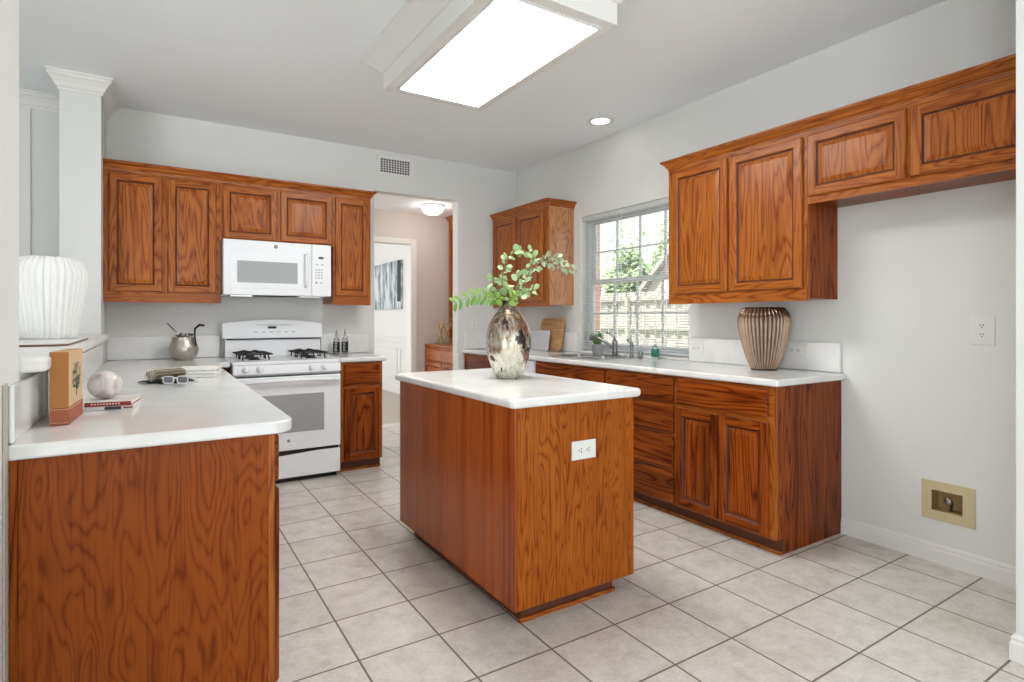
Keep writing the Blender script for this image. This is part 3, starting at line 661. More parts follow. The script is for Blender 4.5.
tree(11.8, 11.7, 3.2, .95, 'leafy tree behind the fence in the middle of the window view')
tree(17.0, 15.6, 4.9, 2.0, 'leafy tree rising behind the sloping roof of the neighbouring house')

# ================================================================== HALL
dome_c = (2.60, 5.72)
t = thing('ceiling_dome_light', 'lit round white dome light on the hall ceiling', 'ceiling light', (*dome_c, 2.36))
b = MB(); b.lathe([(0, 0), (.125, 0), (.13, -.012), (.12, -.02)], *dome_c, 2.466, M_trim, 32); b.build('base_plate', t)
b = MB(); b.lathe([(.118, -.018), (.115, -.045), (.095, -.075), (.06, -.095), (0, -.103)], *dome_c, 2.466, emis('dome_glow', (1, .93, .86, 1), 14), 32); b.build('glass_shade', t)
HX = frameX(2.754, -1)
t = thing('hall_base_cabinet', 'oak base cabinet in the hall with a wooden top under the woven ball', 'cabinet', (3.03, 5.78, 0))
bx('carcass', t, 2.754, XR-.001, 5.30, 6.262, .09, .885, W['z'], .001, 1); bx('toe_kick', t, 2.82, XR-.001, 5.30, 6.262, 0, .089, W_toe)
b = MB(); b.box(2.735, XR-.001, 5.30, 6.261, .90, .925, W['y']); b.box(2.744, 2.80, 5.30, 6.261, .886, .8995, W['y']); b.build('wooden_top', t, .005, 3)
panel_front(t, HX, 'y', 5.32, 6.25, .735, .872, name='drawer', raised=False)
for k in range(2):
    panel_front(t, HX, 'y', 5.32+k*.475, 5.78+k*.475, .11, .72)
FH = frameX(3.058, -1)
t = thing('hall_wall_cabinet', 'tall narrow-looking oak display cabinet on the hall wall', 'cabinet', (3.2, 5.78, .926))
bx('carcass', t, 3.078, XR-.001, 5.30, 6.262, .927, 2.40, W['z'], .001, 1)
b = MB(); b.grid([5.30, 5.35, 5.755, 5.805, 6.21, 6.262], [.927, .98, 1.20, 1.24, 2.30, 2.40], lambda i, j: i in (1, 3) and j in (1, 3), 3.058, 3.0775, W['z'], 'yz'); b.build('face_frame', t, .002)
b = MB(); b.sweep([(3.058, 6.262), (3.058, 5.30)], [(o_, 2.395+z) for o_, z in CROWN], W['y'], -1); b.build('crown_moulding', t)
# woven ball / basket
M_twig = base('pale_twig', L(178, 148, 108), .7)
cx, cy, cz, R_ = 2.90, 5.93, .926, .115
t = thing('twig_basket', 'open woven twig basket standing on the hall cabinet', 'basket', (cx, cy, cz))
b = MB(); rnd = random.Random(3)
for k in range(7):
    a = 2*PI*k/7
    for dr in (1.0, -1.1): b.tube([(cx+R_*math.cos(a+dr*q*.9)*(.92+.1*q), cy+R_*math.sin(a+dr*q*.9)*(.92+.1*q), cz+.008+q*.235+.006*rnd.random()) for q in (0, .25, .5, .75, 1)], .0068, M_twig, 5)
b.build('weave', t)
b = MB()
for z, r_ in ((.008, .106), (.232, .118)): b.tube([(cx+r_*math.cos(2*PI*i/24), cy+r_*math.sin(2*PI*i/24), cz+z) for i in range(25)], .0065, M_twig, 6)
b.build('rim', t)
# painting in the far room
M_art = base('birch_painting', L(150, 165, 175), .5); g = N(M_art)
v = g.coords((1, 9, .9), False); n1 = g.noise(v, 1.6, 4, .7, .6); n2 = g.noise(g.coords((1, 2.0, 1.2), False), 1.3, 3, .6)
nn_ = g.math('ADD', g.math('MULTIPLY', n1, .8), g.math('MULTIPLY', n2, .35))
g.l(g.ramp(nn_, [(.45, L(36, 52, 66)), (.53, L(110, 132, 146)), (.6, L(206, 214, 216)), (.72, L(226, 228, 228))]), g.b.inputs['Base Color'])
t = thing('canvas_painting', 'blue and white abstract canvas hanging in the room beyond the hall', 'painting', (3.36, 9.4, 1.38))
b = MB(); b.box(3.352, 3.389, 8.60, 10.15, 1.38, 2.165, M_art); b.build('canvas', t); bx('edge_strip', t, 3.345, 3.3515, 8.60, 8.74, 1.50, 2.165, base('dark_paint', L(44, 52, 58), .6))

# ================================================================== WALL FITTINGS
def outlet(name, label, F, a, z, w_=.072, h_=.116, horiz=False, group=None, holes=True):
    p = F @ Vector((a, 0, z)); t = thing(name, label, 'outlet', tuple(p), 0, group)
    b = MB(); b.X = F; ww, hh = (h_, w_) if horiz else (w_, h_); b.box(a-ww/2, a+ww/2, .0005, .006, z-hh/2, z+hh/2, M_plas); b.build('cover_plate', t, .002)
    for s in (-1, 1):
        q = MB(); q.X = F
        ca, cz_ = (a+s*.021, z) if horiz else (a, z+s*.021)
        def rr(w1, h1): return [(ca+x, cz_+y) for x, y in rrect(-w1/2, w1/2, -h1/2, h1/2, min(w1, h1)*.35, 4)]
        pts = rr(.028, .032) if horiz else rr(.032, .028)
        n = len(pts); q.add([(x, .006, y) for x, y in pts]+[(x, .0075, y) for x, y in pts], [list(range(n, 2*n))]+[(i, (i+1) % n, n+(i+1) % n, n+i) for i in range(n)], M_plas)
        dirs = [(-.006, .004), (.006, .004), (0, -.007)]
        for dx, dz in dirs:
            if horiz: dx, dz = dz, dx
            q.box(ca+dx-.0018, ca+dx+.0018, .0074, .0080, cz_+dz-.0035, cz_+dz+.0035, M_iron)
        q.build('socket', t)
    return t
FW = frameX(XR, -1)
outlet('power_outlet', 'white wall outlet high on the bare wall of the fridge alcove', FW, 1.073, 1.168, .098, .138)
outlet('power_outlet', 'cream horizontal outlet on the end panel of the island', frameY(IY0, -1), 1.527, .675, .078, .128, True)
outlet('power_outlet', 'horizontal outlet in the backsplash just right of the window', frameX(XR-.024, -1), 2.725, 1.012, .078, .12, True)
outlet('power_outlet', 'horizontal outlet in the backsplash right of the bronze ribbed vase', frameX(XR-.024, -1), 1.985, 1.032, .078, .15, True)
outlet('power_outlet', 'small white outlet on the far wall above the corner backsplash', frameY(YB, -1), 2.80, 1.185, .072, .116)
outlet('power_outlet', 'small white outlet beside the cruets right of the stove', frameY(YB-.022, -1), 1.49, 1.035, .06, .09)
# water supply box
t = thing('water_supply_box', 'beige recessed water valve box low in the fridge alcove wall', 'valve box', (XR, 1.212, .312))
b = MB(); b.grid([1.100, 1.150, 1.280, 1.324], [.214, .262, .362, .408], lambda i, j: (i, j) == (1, 1), XR-.006, XR-.0005, M_beige, 'yz'); b.build('face_plate', t, .002)
b = MB(); y0, y1, z0, z1, x0, x1 = 1.1475, 1.2825, .2575, .3655, XR-.0045, XR+.075
b.box(x1, x1+.003, y0, y1, z0, z1, M_beige2); b.box(x0, x1, y0, y0+.003, z0, z1, M_beige2); b.box(x0, x1, y1-.003, y1, z0, z1, M_beige2); b.box(x0, x1, y0, y1, z0, z0+.003, M_beige2); b.box(x0, x1, y0, y1, z1-.003, z1, M_beige2); b.build('recessed_box', t)
b = MB(); b.lathe([(0, 0), (.008, 0), (.008, .03), (.011, .032), (.011, .042), (.006, .044), (.006, .056), (0, .058)], XR+.035, 1.212, .2606, M_chrome, 14)
b.tube([(XR+.035, 1.212, .300), (XR+.002, 1.212, .300)], .007, M_chrome, 8); b.X = Matrix.Translation((XR-.0, 1.212, .318)) @ Matrix.Rotation(PI/2, 4, 'Y'); b.lathe([(0, .004), (.015, .003), (.017, 0), (.015, -.003), (0, -.004)], 0, 0, 0, M_chrome, 16, 6, .15); b.build('valve', t)
# vent register
t = thing('air_vent', 'white wall register with dark louvres above the hall opening', 'vent', (1.952, YB, 2.66))
b = MB(); b.grid([1.775, 1.805, 2.098, 2.130], [2.575, 2.602, 2.730, 2.758], lambda i, j: (i, j) == (1, 1), YB-.008, YB-.0005, M_trim, 'xz'); b.build('frame', t, .002)
bx('duct', t, 1.805, 2.098, YB-.0018, YB-.0006, 2.602, 2.730, M_iron)
b = MB()
for i in range(11): x = 1.8+.0265*(i+1); b.box(x, x+.007, YB-.006, YB-.002, 2.602, 2.730, M_trim)
for j in range(5): z = 2.602+.0213*(j+1); b.box(1.805, 2.098, YB-.0065, YB-.0025, z-.003, z+.003, M_trim)
b.build('louvres', t)
# recessed downlight
t = thing('recessed_downlight', 'small round lit downlight recessed in the ceiling near the window wall', 'ceiling light', (dlx, dly, ZC))
b = MB(); b.lathe([(.072, 0), (.082, -.004), (.098, -.003), (.106, .0), (.106, -.0006)], dlx, dly, ZC-.0006, M_trim, 32); b.build('trim_ring', t)
b = MB(); b.lathe([(.0735, -.001), (.070, .02), (.066, .06), (0, .061)], dlx, dly, ZC, M_trim, 32); b.build('can', t)
b = MB(); b.lathe([(0, .012), (.066, .012), (.069, .016)], dlx, dly, ZC-.008, emis('downlight_glow', (1, .95, .86, 1), 9), 32); b.build('lamp', t)

# ================================================================== WINDOW COUNTER THINGS
t = thing('kitchen_sink', 'stainless steel double sink set in the window counter', 'sink', ((SX0+SX1)/2, (SY0+SY1)/2, .914))
b = MB(); ym = (SY0+SY1)/2; b.grid([SX0, SX0+.022, SX1-.085, SX1], [SY0, SY0+.022, ym-.016, ym+.016, SY1-.022, SY1], lambda i, j: i == 1 and j in (1, 3), .9145, .919, M_steel); b.build('rim', t, .002)
for (ya, yb) in ((SY0+.022, ym-.016), (ym+.016, SY1-.022)):
    b = MB(); xa, xb = SX0+.022, SX1-.085
    pts0 = rrect(xa-.001, xb+.001, ya-.001, yb+.001, .03, 4); pts1 = rrect(xa+.008, xb-.008, ya+.008, yb-.008, .04, 4); n = len(pts0)
    b.add([(x, y, .9155) for x, y in pts0]+[(x, y, .75) for x, y in pts1], [(i, (i+1) % n, n+(i+1) % n, n+i) for i in range(n)]+[list(range(n, 2*n))], M_steel, False); b.build('basin', t)
fx_, fy_ = 3.175, 3.44
t = thing('kitchen_faucet', 'brushed nickel faucet with long low spout behind the sink', 'faucet', (fx_, fy_, .9195))
b = MB(); b.prism(rrect(fx_-.025, fx_+.028, fy_-.12, fy_+.12, .024, 5), .9192, .929, M_chrome); b.build('deck_plate', t, .003)
b = MB(); b.lathe([(0, 0), (.024, 0), (.022, .03), (.021, .085), (.024, .095), (.020, .115), (0, .12)], fx_, fy_, .929, M_chrome, 20); b.build('body', t)
b = MB(); b.tube([(fx_, fy_, .97), (fx_-.04, fy_+.06, 1.03), (fx_-.07, fy_+.115, 1.065), (fx_-.095, fy_+.16, 1.072), (fx_-.105, fy_+.18, 1.060), (fx_-.106, fy_+.182, 1.045)], [.014, .013, .012, .012, .012, .013], M_chrome, 10); b.build('spout', t)
b = MB(); b.tube([(fx_, fy_, 1.045), (fx_, fy_+.01, 1.075), (fx_-.01, fy_+.045, 1.10), (fx_-.02, fy_+.085, 1.108)], [.010, .008, .006, .008], M_chrome, 8); b.build('lever', t)
sx_, sy_ = 3.19, 3.262
t = thing('sink_sprayer', 'brushed nickel side sprayer standing just right of the faucet', 'sprayer', (sx_, sy_, .9195))
b = MB(); b.lathe([(0, 0), (.019, 0), (.017, .02), (.012, .03), (.012, .06), (.015, .09), (0, .092)], sx_, sy_, .9195, M_chrome, 16); b.build('holder', t)
b = MB(); b.tube([(sx_, sy_, 1.0), (sx_, sy_+.004, 1.03), (sx_-.008, sy_+.022, 1.052), (sx_-.012, sy_+.038, 1.054)], [.013, .014, .013, .011], M_chrome, 10); b.build('spray_head', t)
ax_, ay_ = 3.19, 3.165
b = MB(); b.lathe([(0, 0), (.019, 0), (.019, .045), (.017, .055), (0, .057)], ax_, ay_, .9145, M_chrome, 18); tag(b.build('air_gap_cap'), 'short nickel cylinder between the sprayer and the green soap bottle', 'sink cap')
# soap
bx0, by0 = 3.235, 3.06
M_gs = base('green_soap', L(30, 110, 92), .15); M_clear = base('clear_plastic', L(206, 222, 222), .1, **{'Transmission Weight': .5})
t = thing('soap_bottle', 'pump soap bottle with green label beside the faucet', 'bottle', (bx0, by0, .9145))
b = MB(); b.lathe([(0, 0), (.030, 0), (.033, .006), (.033, .075), (.026, .095), (.012, .103), (.012, .112), (0, .112)], bx0, by0, .9145, M_clear, 20, sx=.75); b.build('body', t)
b = MB(); b.lathe([(0, .02), (.0338, .02), (.0338, .078), (0, .078)], bx0, by0, .9145, M_gs, 20, sx=.76); b.build('label', t)
b = MB(); b.lathe([(0, .112), (.012, .112), (.012, .124), (.004, .126), (.004, .142), (.010, .144), (.010, .150), (0, .151)], bx0, by0, .9145, M_plas, 14); b.tube([(bx0, by0, 1.061), (bx0-.012, by0+.026, 1.059)], .003, M_plas, 6); b.build('pump', t)
# potted plant
px_, py_ = 3.175, 3.655
M_pot = base('pale_grey_pot', L(196, 198, 200), .5); M_leafy = leafmat('spiky_leaves', L(104, 148, 92), L(184, 210, 160))
t = thing('potted_plant', 'small spiky green plant in a pale grey pot on the sink edge', 'plant', (px_, py_, .9195))
b = MB(); b.lathe([(0, 0), (.040, 0), (.048, .085), (.050, .088), (.045, .088), (.044, .075), (0, .075)], px_, py_, .9195, M_pot, 24); b.build('pot', t)
b = MB()
for k in range(46):
    a = random.uniform(0, 2*PI); s = random.uniform(.05, .6); h = random.uniform(.09, .15); q0 = Vector((px_+.02*math.cos(a), py_+.02*math.sin(a), .992)); d_ = Vector((math.cos(a)*s, math.sin(a)*s, 1)).normalized()
    q1 = q0+d_*h*.6; q2 = q0+d_*h+Vector((math.cos(a), math.sin(a), -.4))*h*.2*s; wv = Vector((-math.sin(a), math.cos(a), 0))*.010
    b.add([tuple(q0-wv*.6), tuple(q0+wv*.6), tuple(q1+wv), tuple(q1-wv), tuple(q2)], [(0,1,2,3), (3,2,4)], M_leafy)
b.build('leaves', t, norm=False)
# cutting boards against the backsplash
M_bam = base('bamboo_board', L(196, 152, 104), .5); g = N(M_bam); n_ = g.noise(g.coords((4, 4, 60), False), 1, 2); g.l(g.ramp(n_, [(.35, L(180, 134, 88)), (.65, L(206, 164, 118))]), g.b.inputs['Base Color'])
def board(name, label, y0, y1, h, x_bot, x_top, th, mat, r, cat='cutting board'):
    t = thing(name, label, cat, (x_bot, (y0+y1)/2, .9145))
    ang = math.atan2(x_top-x_bot, h); b = MB(); b.X = Matrix.Translation((x_bot, 0, .9152)) @ Matrix.Rotation(ang, 4, 'Y') @ Matrix(((0, 0, 1, 0), (1, 0, 0, 0), (0, 1, 0, 0), (0, 0, 0, 1)))
    b.prism(rrect(y0, y1, 0, h, r, 6), -th, 0, mat); b.build('panel', t, .003); return t, ang
t, a_ = board('cutting_board', 'light bamboo cutting board leaning at the back of the far corner', 4.235, 4.60, .315, 3.235, 3.292, .016, M_bam, .05)
board('cutting_board', 'smaller pale grey marble cutting board leaning in front of the bamboo one', 4.36, 4.66, .195, 3.175, 3.205, .014, base('grey_marble_board', L(206, 208, 212), .2), .015)
# bronze ribbed vase
M_bronze = base('bronze_ceramic', L(170, 146, 128), .32, .55); g = N(M_bronze); 
tc = g.n('ShaderNodeTexCoord'); sp = g.n('ShaderNodeSeparateXYZ'); g.l(tc.outputs['Object'], sp.inputs[0])
n_ = g.noise(g.coords((60, 60, 20), False), 1, 3)
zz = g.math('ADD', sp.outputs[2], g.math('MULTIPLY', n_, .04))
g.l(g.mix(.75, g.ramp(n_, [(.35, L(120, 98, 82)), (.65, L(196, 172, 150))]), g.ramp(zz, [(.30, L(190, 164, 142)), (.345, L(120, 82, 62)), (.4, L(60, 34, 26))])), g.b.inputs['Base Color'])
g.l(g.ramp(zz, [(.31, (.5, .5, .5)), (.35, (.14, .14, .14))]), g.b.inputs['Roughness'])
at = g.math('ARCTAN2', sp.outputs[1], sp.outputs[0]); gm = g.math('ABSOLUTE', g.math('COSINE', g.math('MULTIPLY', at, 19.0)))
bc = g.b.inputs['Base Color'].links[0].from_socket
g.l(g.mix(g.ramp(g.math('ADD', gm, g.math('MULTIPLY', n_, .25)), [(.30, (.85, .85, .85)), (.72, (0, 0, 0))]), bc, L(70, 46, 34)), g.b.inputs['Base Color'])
vx, vy = 3.135, 2.085
t = thing('ribbed_vase', 'large bronze ribbed vase on the window counter under the tall cabinet', 'vase', (vx, vy, .9145))
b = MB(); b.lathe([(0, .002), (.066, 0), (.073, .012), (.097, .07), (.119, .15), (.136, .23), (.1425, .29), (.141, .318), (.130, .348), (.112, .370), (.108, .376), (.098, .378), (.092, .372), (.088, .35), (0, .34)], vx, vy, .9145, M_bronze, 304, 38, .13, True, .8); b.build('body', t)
b = MB(); b.lathe([(.060, .0), (.074, .0), (.0745, .008), (.060, .009)], vx, vy, .9145, M_iron, 40); b.build('foot', t)

# ================================================================== STOVE SIDE THINGS
M_oil = base('clear_cruet_glass', L(220, 224, 224), .06, **{'Transmission Weight': .7})
for k, (cx, cy, lb) in enumerate(((1.352, 4.98, 'glass cruet bottle nearer the stove, left of the pair'), (1.425, 4.98, 'glass cruet bottle right of the pair, farther from the stove'))):
    t = thing('glass_cruet', lb, 'bottle', (cx, cy, .9145), 0, 'cruets by the stove')
    b = MB(); b.lathe([(0, 0), (.028, 0), (.028, .115), (.022, .135), (.010, .15), (.010, .178), (0, .178)], cx, cy, .9145, M_oil, 20); b.build('bottle', t)
    b = MB(); b.lathe([(.0285, .02), (.0288, .02), (.0288, .105), (.0285, .105)], cx, cy, .9145, M_black, 20)
    b.build('label', t)
    b = MB()
    for j in range(6):
        for s in range(2): b.X = Matrix.Translation((cx, cy, .9145)) @ Matrix.Rotation(-.42, 4, 'Z'); b.box(-.009+s*.010, -.003+s*.010, -.0298, -.0290, .028+j*.0125, .034+j*.0125, M_plas)
    b.build('label_marks', t)
    b = MB(); b.lathe([(0, .178), (.012, .178), (.012, .188), (.004, .192), (.003, .215), (0, .216)], cx, cy, .9145, M_steel, 14); b.tube([(cx, cy, 1.115), (cx+.012, cy-.01, 1.135)], .0025, M_steel, 6); b.build('pourer', t)

# ================================================================== PENINSULA THINGS
M_silver = base('hammered_silver', L(196, 190, 182), .3, .9)
g = N(M_silver); v = g.coords((1,1,1), False); vr = g.n('ShaderNodeTexVoronoi'); vr.inputs['Scale'].default_value = 60; g.l(v, vr.inputs['Vector']); g.bump(vr.outputs['Distance'], .3, .002)
cx, cy = .20, 4.93
t = thing('silver_pitcher', 'small silver pot holding bent utensils left of the stove', 'pot', (cx, cy, .9145))
b = MB(); b.lathe([(0, 0), (.055, 0), (.062, .004), (.088, .035), (.100, .075), (.094, .11), (.080, .14), (.074, .165), (.076, .172), (.072, .172), (.068, .15), (0, .145)], cx, cy, .9145, M_silver, 40); b.build('body', t)
b = MB(); rt = Vector((math.cos(math.radians(32.4)), -math.sin(math.radians(32.4)), 0)); c0 = Vector((cx, cy, .9145))
b.tube([c0+rt*-.03+Vector((0,0,.16)), c0+rt*-.06+Vector((0,0,.21)), c0+rt*-.125+Vector((0,0,.275))], [.006, .006, .004], M_steel, 8); b.build('left_utensil', t)
b = MB(); b.tube([c0+rt*.095+Vector((0,0,.10)), c0+rt*.082+Vector((0,0,.19)), c0+rt*.085+Vector((0,0,.235)), c0+rt*.12+Vector((0,0,.262)), c0+rt*.155+Vector((0,0,.258))], [.005, .006, .008, .010, .008], M_iron, 8); b.build('dark_handle', t)
b = MB()
for k in range(16):
    a = k*2.4; r_ = .015+.003*k; b.lathe([(0, -.012), (.009, -.008), (.013, 0), (.009, .008), (0, .012)], cx+r_*math.cos(a), cy+r_*math.sin(a), 1.095+random.uniform(0, .018), M_steel, 7, smooth=False)
b.build('crystal_filling', t)
# open book with fanned pages
M_page = base('page_cream', L(226, 222, 210), .7); M_page2 = base('page_edge', L(176, 162, 138), .8)
A0 = Vector((-.013, 3.20, .9145)); ax = Vector((.84, .54, 0)).normalized(); sd = Vector((ax.y, -ax.x, 0))
t = thing('open_book', 'open black-covered book with fanned cream pages on the left counter', 'book', tuple(A0))
def ruled(mb, prof, length, m, th=.0012, a_off=0):
    P0 = [A0+ax*a_off+sd*u+Vector((0, 0, z)) for u, z in prof]; P1 = [p+ax*length for p in P0]; n = len(prof)
    vs = P0+P1+[p+Vector((0, 0, th)) for p in P0]+[p+Vector((0, 0, th)) for p in P1]
    fs = [(i, i+1, n+i+1, n+i) for i in range(n-1)]+[(2*n+i, 3*n+i, 3*n+i+1, 2*n+i+1) for i in range(n-1)]+[(i, 2*n+i, 2*n+i+1, i+1) for i in range(n-1)]+[(n+i, n+i+1, 3*n+i+1, 3*n+i) for i in range(n-1)]
    mb.add([tuple(v) for v in vs], fs, m)
b = MB(); ruled(b, [(-.085, .001), (-.045, .010), (-.012, .004), (0, .0005), (.012, .004), (.045, .010), (.085, .001)], .17, M_black, .003); b.build('cover', t)
b = MB()
for k in range(17):
    a = math.radians(16+k*9.3); ln = .062; prof = [(0, .006)]
    for q in (.25, .5, .75, 1): aa = a+(PI/2-a)*.35*(1-q); prof.append((ln*q*math.cos(aa), .006+ln*.95*q*math.sin(aa)+.001))
    ruled(b, prof, .15, M_page if k % 2 else M_page2, .0010, .01)
b.build('fanned_pages', t)
# folded white napkins behind it
M_nap = base('white_linen', L(232, 231, 226), .8)
t = thing('napkin_stack', 'stack of three folded white napkins behind the open book', 'napkins', (.17, 3.36, .9145)); 
for k in range(3):
    b = MB(); b.X = Matrix.Translation((.205+.004*k, 3.47, .9147+k*.017)) @ Matrix.Rotation(-.25, 4, 'Z'); b.prism(rrect(-.105+.004*k, .105-.004*k, -.085, .085, .012, 4), 0, .0158, M_nap); b.build('napkin', t, .006, 4)
# spectacles
M_sf = base('clear_frame', L(222, 224, 226), .15); M_ln = base('smoky_lens', L(112, 114, 116), .1)
G0 = Vector((.09, 3.03, .9145)); t = thing('eyeglasses', 'pale-framed spectacles with grey lenses standing in front of the open book', 'glasses', tuple(G0))
rt_ = Vector((.90, -.43, 0)).normalized(); bk = Vector((.43, .9, 0)).normalized()
for s in (-1, 1):
    b = MB(); c_ = G0+rt_*s*.031+Vector((0, 0, .028)); pts = [c_+rt_*x+Vector((0, 0, y)) for x, y in rrect(-.023, .023, -.016, .016, .012, 4)]
    b.tube(pts+[pts[0]], .0028, M_sf, 6); b.tube([c_+rt_*s*.028+Vector((0,0,.01)), c_+rt_*s*.034+bk*.02+Vector((0,0,.01)), c_+rt_*s*.030+bk*.06+Vector((0,0,.005)), c_+rt_*s*.028+bk*.085+Vector((0,0,-.024))], .0022, M_sf, 5); b.build('rim_and_temple', t)
    b = MB(); n = len(pts); vv = [tuple(p) for p in pts]+[tuple(p+bk*.001) for p in pts]; b.add(vv, [list(range(n)), list(range(n, 2*n))], M_ln); b.build('lens', t)
b = MB(); b.tube([G0+rt_*-.009+Vector((0,0,.034)), G0+Vector((0,0,.038)), G0+rt_*.009+Vector((0,0,.034))], .0028, M_sf, 6); b.build('bridge', t)
# stacked thin books with stone on top
M_red = base('red_spine', L(140, 40, 48), .5); M_wc = base('white_cover', L(224, 222, 220), .4); M_navy = base('navy_print', L(44, 40, 66), .5)
t = thing('paperback_book', 'thin white book at the bottom of the pair under the stone', 'book', (-.115, 2.44, .9145), 0, 'books under the stone')
b = MB(); b.X = Matrix.Translation((-.124, 2.345, .9147)) @ Matrix.Rotation(-.12, 4, 'Z'); b.box(-.066, .070, 0, .17, 0, .0125, M_wc); b.build('cover_block', t, .001)
b = MB(); b.X = Matrix.Translation((-.124, 2.345, .9147)) @ Matrix.Rotation(-.12, 4, 'Z'); b.box(-.012, .035, -.0008, 0, .002, .0115, M_navy); b.box(.040, .068, -.0008, 0, .004, .009, M_red); b.build('spine_print', t)
t = thing('paperback_book', 'thin red-spined book on top of the white one under the stone', 'book', (-.115, 2.44, .9275), 0, 'books under the stone')
b = MB(); b.X = Matrix.Translation((-.124, 2.347, .9276)) @ Matrix.Rotation(-.16, 4, 'Z'); b.box(-.068, .063, 0, .17, 0, .0028, M_red); b.box(-.068, .063, 0, .004, .0028, .0145, M_red); b.box(-.066, .061, .0042, .168, .003, .0142, M_page); b.box(-.068, .063, 0, .17, .0143, .0165, M_wc); b.build('cover_block', t)
b = MB(); b.X = Matrix.Translation((-.124, 2.347, .9276)) @ Matrix.Rotation(-.16, 4, 'Z')
for k in range(10): b.box(-.05+k*.0085, -.045+k*.0085, -.0007, 0, .006, .0105, M_page)
b.build('spine_print', t)
M_stone = base('banded_stone', L(214, 208, 204), .12); g = N(M_stone)
n_ = g.noise(g.coords((7, 7, 2.2), False), 1.8, 4, .6, 1.2); g.l(g.ramp(n_, [(.38, L(184, 172, 166)), (.5, L(214, 208, 204)), (.64, L(232, 229, 226))]), g.b.inputs['Base Color'])
b = MB(); prof = [(.052*math.cos(a), .049*math.sin(a)+.049) for a in [(-90+i*180/20)*PI/180 for i in range(21)]]
b.lathe(prof, -.138, 2.43, .9446, M_stone, 96, 9, .004, True, 1.0, 1.0, 1.0); tag(b.build('decorative_stone'), 'polished white banded stone ball resting on two thin books', 'decor')
# leather and kraft keepsake box
M_kraft = base('kraft_paper', L(206, 172, 134), .7); M_tan = base('tan_spine', L(172, 112, 54), .6); M_lea = base('brown_leather', L(164, 88, 54), .5); M_teal = base('tree_print', L(60, 96, 84), .7); M_stitch = base('cream_stitch', L(230, 200, 160), .7)
t = thing('book_box', 'tall kraft book with leather base and green tree print in the left foreground', 'book', (-.226, 2.2, .9145))
X0, X1, Y0, Y1, Z0 = -.2495, -.205, 2.088, 2.305, .9147
RX = Matrix.Translation((X0, Y0, 0)) @ Matrix.Rotation(-.065, 4, 'Z') @ Matrix.Translation((-X0, -Y0, 0))
b = MB(); b.X = RX; b.box(X0-.0005, X1+.0005, Y0-.0005, Y1, Z0, Z0+.050, M_lea); b.build('leather_base', t, .002)
b = MB(); b.X = RX; b.box(X0, X1, Y0, Y1, Z0+.0502, Z0+.213, M_kraft); b.build('cover', t, .002)
b = MB(); b.X = RX; b.box(X0, X1-.0002, Y0-.0012, Y0-.0001, Z0+.0508, Z0+.212, M_tan); b.build('spine', t)
b = MB(); b.X = RX
for zz_ in (.006, .045):
    for k in range(6): b.box(X0+.003+k*.0072, X0+.0066+k*.0072, Y0-.0014, Y0-.0004, Z0+zz_, Z0+zz_+.0018, M_stitch)
for k in range(24): b.box(X1+.0004, X1+.0012, Y0+.004+k*.0088, Y0+.0085+k*.0088, Z0+.045, Z0+.0468, M_stitch)
b.build('stitching', t)
b = MB(); b.X = RX; yc, zc_ = 2.20, Z0+.118
b.box(X1+.0001, X1+.0010, yc-.004, yc+.004, zc_-.045, zc_-.005, M_teal)
for k in range(64):
    a = random.uniform(0, 2*PI); r_ = math.sqrt(random.random()); yy, zz_ = yc+.066*r_*math.cos(a), zc_+.012+.040*r_*math.sin(a); s = random.uniform(.0035, .0065)
    b.add([(X1+.0011, yy-s*1.3, zz_), (X1+.0011, yy, zz_+s), (X1+.0011, yy+s*1.3, zz_), (X1+.0011, yy, zz_-s)], [(0,1,2,3)], M_teal)
for k in range(9): b.box(X1+.0001, X1+.0008, yc-.05+k*.011, yc-.043+k*.011, Z0+.172, Z0+.1745, M_grey)
b.build('tree_print', t)
# big white ribbed vase on the ledge
M_wv = base('matte_white_ceramic', L(234, 234, 232), .45)
M_tw = base('walnut_tray', L(116, 78, 58), .5)
t = thing('serving_tray', 'thin cream tray with a brown edge under the white ribbed vase', 'tray', (-.44, 3.2, 1.1195))
b = MB(); b.prism(rrect(-.625, -.272, 2.72, 3.60, .05, 6), 1.1195, 1.1265, M_tw); b.build('wooden_underside', t, .002); b = MB(); b.prism(rrect(-.626, -.271, 2.719, 3.601, .05, 6), 1.1267, 1.132, M_plas); b.build('cream_top', t, .002)
vx, vy, vz = -.398, 3.30, 1.1325
t = thing('white_ribbed_vase', 'large white ribbed vase standing on the half-wall ledge at far left', 'vase', (vx, vy, vz))
b = MB(); b.lathe([(0, .001), (.096, 0), (.103, .008), (.112, .06), (.122, .12), (.133, .19), (.142, .25), (.145, .285), (.139, .315), (.124, .345), (.104, .364), (.096, .368), (.091, .362), (.09, .33), (0, .31)], vx, vy, vz, M_wv, 384, 34, .075, True, .6); b.build('body', t)

# ================================================================== ISLAND VASE AND GREENERY
M_merc = base('mercury_glass', L(200, 200, 188), .16, .8); g = N(M_merc)
n1 = g.noise(g.coords((14, 14, 9), False, (3.1, .4, 1.7)), 1, 3, .6, .4); n2 = g.noise(g.coords((60, 60, 22), False), 1, 4, .7)
tc = g.n('ShaderNodeTexCoord'); sp = g.n('ShaderNodeSeparateXYZ'); g.l(tc.outputs['Object'], sp.inputs[0])
zm = g.ramp(sp.outputs[2], [(.05, (0, 0, 0)), (.26, (.5, .5, .5)), (.4, (.55, .55, .55))])
c = g.ramp(g.math('ADD', g.math('MULTIPLY', n2, .6), g.math('MULTIPLY', zm, .36)), [(.25, L(226, 226, 212)), (.42, L(196, 190, 172)), (.52, L(140, 110, 90)), (.66, L(84, 58, 46))])
c = g.mix(g.ramp(n1, [(.565, (0, 0, 0)), (.595, (1, 1, 1))]), c, L(72, 64, 62))
